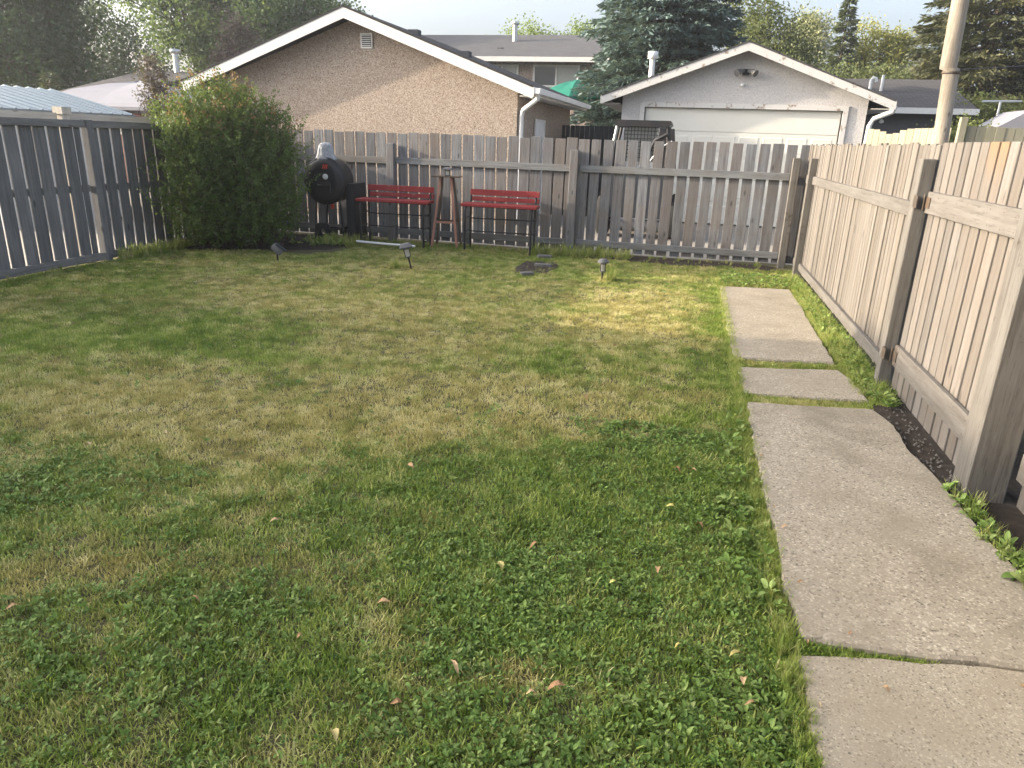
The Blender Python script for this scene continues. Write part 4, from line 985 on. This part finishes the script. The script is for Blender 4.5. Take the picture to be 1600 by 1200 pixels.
# ---- the big bush in the corner
def bush():
    rng = np.random.default_rng(77); b = tag(empty('bush', (-6.70, 9.68, 0)), 'large dense green bush with reddish shoot tips in the fence corner', 'bush')
    lobes = [(.05, .0, 1.2, 1.05, .85, 1.0), (.45, -.05, 1.0, .85, .75, .95), (-.05, -.65, 1.05, .55, .62, 1.0), (-.05, -.05, 1.82, .92, .70, .58), (.42, .1, 1.70, .66, .55, .52), (-.05, -.55, 1.55, .5, .55, .6), (.0, -.1, .55, 1.15, .85, .6)]
    mb = MB(); Pl, Nl, Tl = [], [], []
    tot = sum(l[3] * l[4] * l[5] for l in lobes)
    for lo in lobes:
        k = int(3600 * lo[3] * lo[4] * lo[5] / tot)
        for _ in range(k):
            d = rng.normal(size=3); d /= np.linalg.norm(d); r_ = rng.uniform(.15, 1) ** .4
            e = np.array(lo[:3]) + d * r_ * np.array(lo[3:]) * rng.uniform(.9, 1.1)
            if e[2] < .10: continue
            up = np.array([d[0] * .55, d[1] * .55, .75 + rng.normal(0, .2)]) + rng.normal(0, .22, 3); up /= np.linalg.norm(up)
            L = rng.uniform(.14, .36) if rng.uniform() > .06 or r_ < .7 else rng.uniform(.4, .68)
            s = e - up * min(L, .36) * .6
            m_ = int(L * 95); t_ = np.sort(rng.uniform(0, 1, m_))
            P = s + up[None] * (t_ * L)[:, None] + rng.normal(0, .016, (m_, 3))
            N = rng.normal(size=(m_, 3)) + up[None] * .6
            tint = np.clip(rng.uniform(0, .35) + .3 * rng.uniform(0, 1, m_) + .1 * t_, 0, .74)
            if e[2] > 1.55 and rng.uniform() < .26 and r_ > .7: tint = np.where(t_ > .6, .95, tint)
            Pl.append(P); Nl.append(N); Tl.append(tint)
            if rng.uniform() < .16:
                g = Vector((rng.normal(0, .22), rng.normal(0, .16), -.05)); mb.tube([g, g.lerp(Vector(s), .5) + Vector((0, 0, .12)), Vector(s), Vector(s + up * L)], [.013, .009, .004, .0015], 4, cap=False)
    mb.build('stems', M['bark'], b)
    P = np.concatenate(Pl); N = np.concatenate(Nl); T = np.concatenate(Tl); L = rng.uniform(.024, .05, len(P))
    V, F = leaf_quads(P, N, L, L * .6, rng)
    link('foliage', np_mesh('foliage', V, F, {'tint': np.repeat(T, 4)}), LM['bush'], b)
bush()

# ================================================================== grass, weeds and fallen leaves
def tuft_mesh(name, n, h, spread, wd, rng, lean=.6, mat=None):
    Vs, Fs, T = [], [], []
    for k in range(n):
        a = rng.uniform(0, 2 * math.pi); r_ = spread * math.sqrt(rng.uniform()); p = np.array([r_ * math.cos(a), r_ * math.sin(a), -.008])
        b = rng.uniform(0, 2 * math.pi); d = np.array([math.cos(b), math.sin(b), 0]) * rng.uniform(.1, 1) * lean
        H = h * rng.uniform(.45, 1.15); w_ = wd * rng.uniform(.7, 1.3); sd = np.array([-d[1], d[0], 0]); sd = sd / max(np.linalg.norm(sd), 1e-6)
        j = len(Vs)
        for t_, ww in ((0, 1), (.5, .85), (.85, .5)):
            c = p + np.array([0, 0, H * t_]) + d * H * t_ ** 1.8 - np.array([0, 0, np.linalg.norm(d) * H * .25 * t_ ** 2])
            Vs += [c - sd * w_ * ww * .5, c + sd * w_ * ww * .5]; T += [t_, t_]
        c = p + np.array([0, 0, H]) + d * H - np.array([0, 0, np.linalg.norm(d) * H * .25]); Vs += [c, c]; T += [1, 1]
        Fs += [(j, j + 1, j + 3, j + 2), (j + 2, j + 3, j + 5, j + 4), (j + 4, j + 5, j + 7, j + 6)]
    me = np_mesh(name, np.array(Vs), np.array(Fs), {'tip': T}); me.materials.append(mat); return me

def rosette_mesh(name, n, L, rng, mat, lift=.35, roundness=.6):
    """low broad-leaved weed: n oval leaves on short stalks"""
    Vs, Fs, T = [], [], []
    for k in range(n):
        a = 2 * math.pi * k / n + rng.normal(0, .4); ll = L * rng.uniform(.6, 1.2); el = rng.uniform(.1, lift + .35)
        d = np.array([math.cos(a) * math.cos(el), math.sin(a) * math.cos(el), math.sin(el)]); sd = np.array([-math.sin(a), math.cos(a), rng.normal(0, .25)])
        up = np.cross(d, sd); s = d * L * .25 + np.array([0, 0, rng.uniform(.003, .022)]); w_ = ll * roundness; j = len(Vs)
        prof = [(0, .06, 0), (.25, .8, .06), (.55, 1.0, .08), (.85, .6, .0), (1.0, .05, -.08)]
        for t_, ww, z in prof:
            c = s + d * ll * t_ + up * (z * ll)
            Vs += [c - sd * w_ * ww * .5 + up * ll * .08 * ww, c, c + sd * w_ * ww * .5 + up * ll * .08 * ww]; T += [.8, .55, .8]
        for q in range(4):
            Fs += [(j + q * 3, j + q * 3 + 1, j + q * 3 + 4, j + q * 3 + 3), (j + q * 3 + 1, j + q * 3 + 2, j + q * 3 + 5, j + q * 3 + 4)]
    me = np_mesh(name, np.array(Vs), np.array(Fs), {'tip': T}, smooth=True); me.materials.append(mat); return me

def scatter(name, label, P, rot, scl, kind, dry, hue, protos):
    """one 'stuff' object: every point carries one of the small meshes"""
    me = bpy.data.meshes.new(name); me.vertices.add(len(P)); me.vertices.foreach_set('co', np.asarray(P, np.float32).ravel())
    for a, typ, vals in (('rot', 'FLOAT_VECTOR', rot), ('scl', 'FLOAT', scl), ('knd', 'INT', kind), ('dry', 'FLOAT', dry), ('hue', 'FLOAT', hue)):
        at = me.attributes.new(a, typ, 'POINT')
        at.data.foreach_set('vector' if typ == 'FLOAT_VECTOR' else 'value', np.asarray(vals, np.int32 if typ == 'INT' else np.float32).ravel())
    o = link(name, me); tag(o, label, kind='stuff')
    ng = bpy.data.node_groups.new(name + '_scatter', 'GeometryNodeTree')
    ng.interface.new_socket('Geometry', in_out='INPUT', socket_type='NodeSocketGeometry'); ng.interface.new_socket('Geometry', in_out='OUTPUT', socket_type='NodeSocketGeometry')
    N = ng.nodes.new; gi, go = N('NodeGroupInput'), N('NodeGroupOutput'); ip = N('GeometryNodeInstanceOnPoints'); jn = N('GeometryNodeJoinGeometry')
    for pm in protos:
        po = bpy.data.objects.new(pm.name, pm); oi = N('GeometryNodeObjectInfo'); oi.inputs['Object'].default_value = po; oi.inputs['As Instance'].default_value = False
        g2i = N('GeometryNodeGeometryToInstance'); ng.links.new(oi.outputs['Geometry'], g2i.inputs[0]); ng.links.new(g2i.outputs[0], jn.inputs[0])
    def att(nm, typ):
        a = N('GeometryNodeInputNamedAttribute'); a.data_type = typ; a.inputs['Name'].default_value = nm; return a.outputs['Attribute']
    er = N('FunctionNodeEulerToRotation')
    ng.links.new(att('rot', 'FLOAT_VECTOR'), er.inputs[0]); ng.links.new(er.outputs[0], ip.inputs['Rotation'])
    ng.links.new(att('scl', 'FLOAT'), ip.inputs['Scale']); ng.links.new(att('knd', 'INT'), ip.inputs['Instance Index'])
    ip.inputs['Pick Instance'].default_value = True
    ng.links.new(gi.outputs[0], ip.inputs['Points']); ng.links.new(jn.outputs[0], ip.inputs['Instance']); ng.links.new(ip.outputs[0], go.inputs[0])
    md = o.modifiers.new('scatter', 'NODES'); md.node_group = ng; return o

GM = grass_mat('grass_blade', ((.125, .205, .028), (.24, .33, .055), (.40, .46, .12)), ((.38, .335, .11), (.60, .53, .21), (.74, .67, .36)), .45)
WM = grass_mat('weed_leaf', ((.085, .165, .028), (.165, .265, .05), (.29, .38, .11)), ((.10, .11, .04), (.15, .15, .06), (.2, .18, .09)), .25)
rng = np.random.default_rng(4)
grass_protos = [tuft_mesh('grass_tuft', 9, .036, .032, .0048, rng, 1.0, GM) for _ in range(5)]
tall_protos = [tuft_mesh('tall_grass_tuft', 14, .13, .03, .0052, rng, .7, GM) for _ in range(3)]
weed_protos = [rosette_mesh('weed', 6, .030, rng, WM, .45, .85), rosette_mesh('weed', 8, .040, rng, WM, .35, .6), rosette_mesh('weed', 5, .026, rng, WM, .6, .95), rosette_mesh('weed', 7, .055, rng, WM, .5, .45)]

# dry, green and painted-sunlight patches of the lawn: centre, two half-axes, strength
PATCH = [(-3.35, 6.64, 1.75, .71, -.66, 1.34, .44), (-2.9, 3.6, 1.3, .42, -.57, .75, .66), (-.87, 4.24, 1.0, .3, -.16, .66, .70), (-.45, 7.6, .8, .32, -.15, 1.5, .62),  # last entry puts extra sunlight into the grass colour of the lit patch
         (-4.45, 5.04, 1.1, .42, -.6, .7, -.55), (-.55, 5.45, 1.05, .38, -.05, .34, -.35), (-2.11, 1.9, .34, .1, -.18, .2, .55), (-.35, 1.84, .12, .03, -.03, .1, .5),
         (-.3, 3.05, .95, .3, -.12, .72, -.62), (-1.38, 2.25, .26, .08, -.06, .13, .4), (-1.57, 1.25, .25, .08, -.09, .14, .3), (-5.25, 8.45, 1.3, .6, -.12, .22, .35),
         (-2.1, 3.05, .34, .1, -.11, .2, .45), (-3.3, 8.9, 1.1, .35, -.1, .2, .25), (.3, 6.8, .22, .0, .0, 2.2, -.30), (-.9, 2.2, .3, .1, -.1, .2, -.3), (.25, 2.3, .25, 0, 0, 1.6, -.45), (-1.0, 1.95, .25, .1, -.08, .15, .25), (-.75, 1.35, .3, .1, -.05, .15, .12), (-.9, 1.9, 1.1, .35, -.1, .7, -.20)]
def dryness_and_sun(x, y):
    d = .31 + .55 * (fbm(x, y, 1.1, 5, 40) - .5) * 2
    for cx, cy, ax, ay, bx, by, s in PATCH:
        det = ax * by - ay * bx; dx, dy = x - cx, y - cy; u = (dx * by - dy * bx) / det; v = (-dx * ay + dy * ax) / det
        d = d + s * np.exp(-(u * u + v * v) * .9)
    d = d + .35 * (fbm(x, y, 6, 3, 90) - .5) * 2
    return np.clip(d, 0, 1)
def inside_slab(x, y):
    return ((x > .515) & (x < 1.40) & (((y > 5.86 + (x - .49) * .13) & (y < 9.1 + (x - .475) * .15)) | ((y > 4.97 + (x - .5) * .14) & (y < 5.60 + (x - .5) * .24)) | ((y > 2.275 + (x - .56) * .06) & (y < 4.77 + (x - .53) * .13)) | (y < 2.20 + (x - .525) * .12))) | ((x >= 1.40) & (y < 3.6)) 
def in_soil(x, y):
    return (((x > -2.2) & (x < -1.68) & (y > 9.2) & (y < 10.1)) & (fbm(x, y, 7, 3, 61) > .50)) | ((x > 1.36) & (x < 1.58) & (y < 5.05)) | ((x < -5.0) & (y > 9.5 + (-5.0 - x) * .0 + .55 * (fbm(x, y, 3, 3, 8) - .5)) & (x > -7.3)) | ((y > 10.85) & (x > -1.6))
def pts_in(x0, x1, y0, y1, dens):
    n = int((x1 - x0) * (y1 - y0) * dens); return rng.uniform(x0, x1, n), rng.uniform(y0, y1, n)
gx, gy = [], []
for (x0, x1, y0, y1, dn) in ((-6.2, .56, .5, 4.0, 3300), (-7.3, .56, 4.0, 7.5, 2100), (-7.3, 1.55, 7.5, 11.2, 1500), (.5, 1.55, 4.7, 7.5, 2000), (.53, .98, 2.19, 2.31, 6000), (.5, 1.35, 4.84, 4.99, 4000), (.5, 1.35, 5.62, 5.95, 3500)):
    a, b = pts_in(x0, x1, y0, y1, dn); gx.append(a); gy.append(b)
gx = np.concatenate(gx); gy = np.concatenate(gy)
keep = ~inside_slab(gx, gy) & ~in_soil(gx, gy); keep &= ~((gx < -3.2) & (gy < 4) & (gx < -1.2 * gy - 1.7))
gx, gy = gx[keep], gy[keep]
D = dryness_and_sun(gx, gy); n = len(gx)
edge = np.exp(-((gx - .50) / .10) ** 2) * (gy < 9.1)
gap = (gx > .54) & (gx < 1.36) & (gy < 6.1)
D = np.clip(D - .35 * edge, 0, 1)
cl = fbm(gx, gy, 8.0, 2, 55) - .5
Dn = np.clip(D * 1.04 + .9 * cl + rng.normal(0, .22, n), 0, 1); Dn = Dn * Dn * (3 - 2 * Dn)
sc = rng.uniform(.65, 1.2, n) * (1.05 - .25 * D) * (1 + .30 * edge) * np.where(gap, .8, 1)
sc *= .45 + .55 * fbm(gx, gy, 3.0, 3, 12) + .55 * fbm(gx, gy, 9.0, 2, 14)
P = np.stack([gx, gy, np.where((gx > .5) & (gy < 9.1), .0, lawn_z(gx, gy))], 1)
rot = np.stack([rng.normal(0, .14, n), rng.normal(0, .14, n), rng.uniform(0, 6.28, n)], 1)
scatter('grass', 'short patchy lawn grass, part green and part dry', P, rot, sc, rng.integers(0, 5, n), Dn, np.clip(.5 + 1.5 * (fbm(gx, gy, 10.0, 2, 19) - .5) + rng.normal(0, .26, n), 0, 1), grass_protos)

# broad-leaved weeds, thickest in the green part near the path
gx, gy = [], []
for (x0, x1, y0, y1, dn) in ((-3.8, .54, .5, 4.2, 2700), (-7.2, .5, 4.2, 9, 220)):
    a, b = pts_in(x0, x1, y0, y1, dn); gx.append(a); gy.append(b)
gx = np.concatenate(gx); gy = np.concatenate(gy)
m_ = (.62 - dryness_and_sun(gx, gy)) * 1.2 + .55 * (fbm(gx, gy, 2.2, 3, 33) - .5) + .35 * np.exp(-((gx - .15) / .5) ** 2) * (gy < 4.2)
keep = (rng.uniform(0, 1, len(gx)) < np.clip(m_, .02, .95)) & ~inside_slab(gx, gy) & ~in_soil(gx, gy) & (gx < .50)
gx, gy = gx[keep], gy[keep]; n = len(gx)
P = np.stack([gx, gy, lawn_z(gx, gy) + .012], 1)
big = np.clip(fbm(gx, gy, 1.7, 3, 71) * 1.3 - .2, 0.1, 1)
scatter('weeds', 'low broad-leaved weeds and clover mixed into the lawn', P, np.stack([rng.normal(0, .25, n), rng.normal(0, .25, n), rng.uniform(0, 6.28, n)], 1), rng.uniform(.24, .60, n) * (.45 + .68 * big), rng.integers(0, 4, n), np.clip(rng.normal(.08, .12, n), 0, 1), np.clip(rng.normal(.45, .27, n), 0, 1), weed_protos)

# taller grass along the fences and the edge of the path
gx, gy, gs = [], [], []
def strip(x0, x1, y0, y1, n_, s0, s1):
    gx.append(rng.uniform(x0, x1, n_)); gy.append(rng.uniform(y0, y1, n_)); gs.append(rng.uniform(s0, s1, n_))
strip(1.36, 1.55, 5.05, 10.2, 1000, .35, .8); strip(.46, .535, 1.2, 9.1, 1500, .26, .46); strip(1.45, 1.55, 2.8, 3.8, 60, .3, .9); strip(1.30, 1.36, 5.2, 9.1, 500, .25, .45); strip(1.33, 1.5, 6, 9.2, 260, .3, .7); strip(.45, 1.5, 9.25, 9.8, 160, .3, .6)
strip(-7.28, -7.05, 7.9, 9.3, 130, .5, 1.7); strip(-5.7, -4.95, 10.2, 10.9, 150, .6, 1.6); strip(-2.3, -.8, 10.75, 11.15, 170, .5, 1.6)
strip(-4.9, -2.2, 10.3, 11.1, 170, .3, .8); strip(-.9, 1.2, 10.9, 11.15, 50, .3, .8); strip(-.93, -.83, 8.98, 9.12, 14, .8, 1.6); strip(-3.75, -3.5, 8.7, 8.95, 24, .5, 1.2)
strip(-7.28, -7.2, 5.5, 7.8, 30, .2, .6); strip(-.98, 1.4, 9.7, 10.8, 150, .25, .5)
gx, gy, gs = np.concatenate(gx), np.concatenate(gy), np.concatenate(gs); n = len(gx)
P = np.stack([gx, gy, np.zeros(n)], 1)
scatter('tall_grass', 'uncut grass and weeds along the fence bottoms', P, np.stack([rng.normal(0, .2, n), rng.normal(0, .2, n), rng.uniform(0, 6.28, n)], 1), gs, rng.integers(0, 3, n), np.clip(rng.normal(.22, .22, n), 0, 1), np.clip(rng.normal(.6, .25, n), 0, 1), tall_protos)
# broad weeds beside the path and at the gate
wx, wy, ws = [], [], []
for (x0, x1, y0, y1, n_, s0, s1) in ((1.36, 1.54, 5.1, 10.0, 620, .4, .95), (.5, 1.5, 9.3, 10.2, 380, .4, .8), (1.44, 1.54, 3.05, 3.75, 70, .45, 1.0), (1.46, 1.55, 2.75, 3.1, 30, .8, 1.4), (1.44, 1.54, 4.95, 5.15, 16, .6, 1.2), (-5.9, -5.0, 9.9, 10.6, 60, .7, 1.6), (.3, .5, 2.4, 4.6, 60, .6, 1.0)):
    wx.append(rng.uniform(x0, x1, n_)); wy.append(rng.uniform(y0, y1, n_)); ws.append(rng.uniform(s0, s1, n_))
wx, wy, ws = np.concatenate(wx), np.concatenate(wy), np.concatenate(ws); n = len(wx)
scatter('path_weeds', 'leafy green weeds in the strip between slabs and fence', np.stack([wx, wy, np.full(n, .02)], 1), np.stack([rng.normal(0, .3, n), rng.normal(0, .3, n), rng.uniform(0, 6.28, n)], 1), ws, rng.integers(0, 4, n), np.clip(rng.normal(.12, .15, n), 0, 1), np.clip(rng.normal(.6, .25, n), 0, 1), weed_protos)

# ---- fallen leaves, one by one
n_ = NT('dead_leaf'); rv = n_.n('ObjectInfo').outputs['Random']
dl = n_.ramp(rv, [(0, (.30, .17, .08)), (.4, (.42, .27, .14)), (.75, (.50, .37, .20)), (1, (.45, .40, .12))])
M['dead_leaf'] = n_.finish(dl, .75, n_.noise(objvec(n_), 60, 3), .3, .003)
def leaf_proto(seed):
    rg = random.Random(seed); mb = MB(); L, W = .065, .038; vs = []; curl = rg.uniform(.2, .6)
    rows = [(0, .1), (.2, .75), (.45, 1.0), (.7, .8), (.88, .4), (1, .05)]
    for t_, w_ in rows:
        z = .006 + .02 * math.sin(t_ * 3.0) * rg.uniform(.6, 1.2)
        ww = W * .5 * w_ * rg.uniform(.8, 1.15)
        vs += [((t_ - .5) * L, -ww, z + curl * ww * 1.1), ((t_ - .5) * L, 0, z), ((t_ - .5) * L, ww, z + curl * ww * rg.uniform(.4, 1.4))]
    fs = []
    for r_ in range(len(rows) - 1):
        j = r_ * 3; fs += [(j, j + 1, j + 4, j + 3), (j + 1, j + 2, j + 5, j + 4)]
    j = len(vs); vs += [(-L * .5, -.001, .006), (-L * .5, .001, .006), (-L * .85, 0, .012)]; fs.append((j, j + 1, j + 2))
    mb.add(vs, fs, True); me = bpy.data.meshes.new('leaf'); me.from_pydata(mb.v, [], mb.f); me.materials.append(M['dead_leaf']); return me
LP = [leaf_proto(s) for s in (1, 2, 3, 4)]
spots = [(-1.6, 1.87), (-.59, 2.42), (-.48, 2.61), (.04, 2.56), (-.13, 2.43), (.18, 3.55), (.09, 3.52), (.2, 2.96), (.13, 2.12), (.32, 2.12), (-.31, 1.74), (-.7, 1.6), (-.58, 1.8), (-.82, 1.43), (.07, 3.1), (-.53, 4.48), (-1.5, 3.47), (-1.25, 3.12), (-2.74, 3.16), (-2.98, 2.86), (-1.63, 2.46), (-.48, 5.86), (.35, 1.89), (-2.14, 1.63), (-.24, 1.8), (.34, 1.99), (-1.14, 1.81), (-.94, 2.07)]
pspots = [(.58, 3.05), (.59, 2.61), (.545, 3.84), (.72, 2.33), (.78, 2.08), (1.22, 2.22), (.56, 1.95), (.55, 3.24), (.57, 2.26)]
rg = random.Random(9)
for k, (x, y) in enumerate(spots + pspots):
    onp = k >= len(spots)
    o = bpy.data.objects.new('fallen_leaf', LP[k % 4]); COL.objects.link(o)
    s = rg.uniform(.45, .85) * (.65 if onp else 1)
    o.scale = (s * rg.uniform(.8, 1.3), s * rg.uniform(.45, 1.1), s); o.rotation_euler = (rg.uniform(-.35, .35) * (0 if onp else 1), rg.uniform(-.3, .3) * (0 if onp else 1), rg.uniform(0, 6.28))
    o.location = (x, y, (.031 if y > 2.3 else .019) if onp else float(lawn_z(x, y)) + .034)
    if onp: tag(o, 'small curled brown dead leaf lying on the concrete slabs', 'leaf', 'dead leaves on the concrete path')
    else: tag(o, 'curled tan dead leaf lying in the lawn grass', 'leaf', 'dead leaves scattered on the lawn')

# ---- hazy morning air
hz = MB(); hz.box((-401, -301, -1.1), (401, 601, 14.2)); n_ = NT('haze_air')
pv = n_.n('VolumePrincipled'); pv.inputs['Color'].default_value = (.93, .95, 1, 1); pv.inputs['Density'].default_value = .0010; pv.inputs['Anisotropy'].default_value = .35
n_.t.links.new(pv.outputs[0], n_.out.inputs['Volume'])
tag(hz.build('haze', n_.m), kind='stuff')
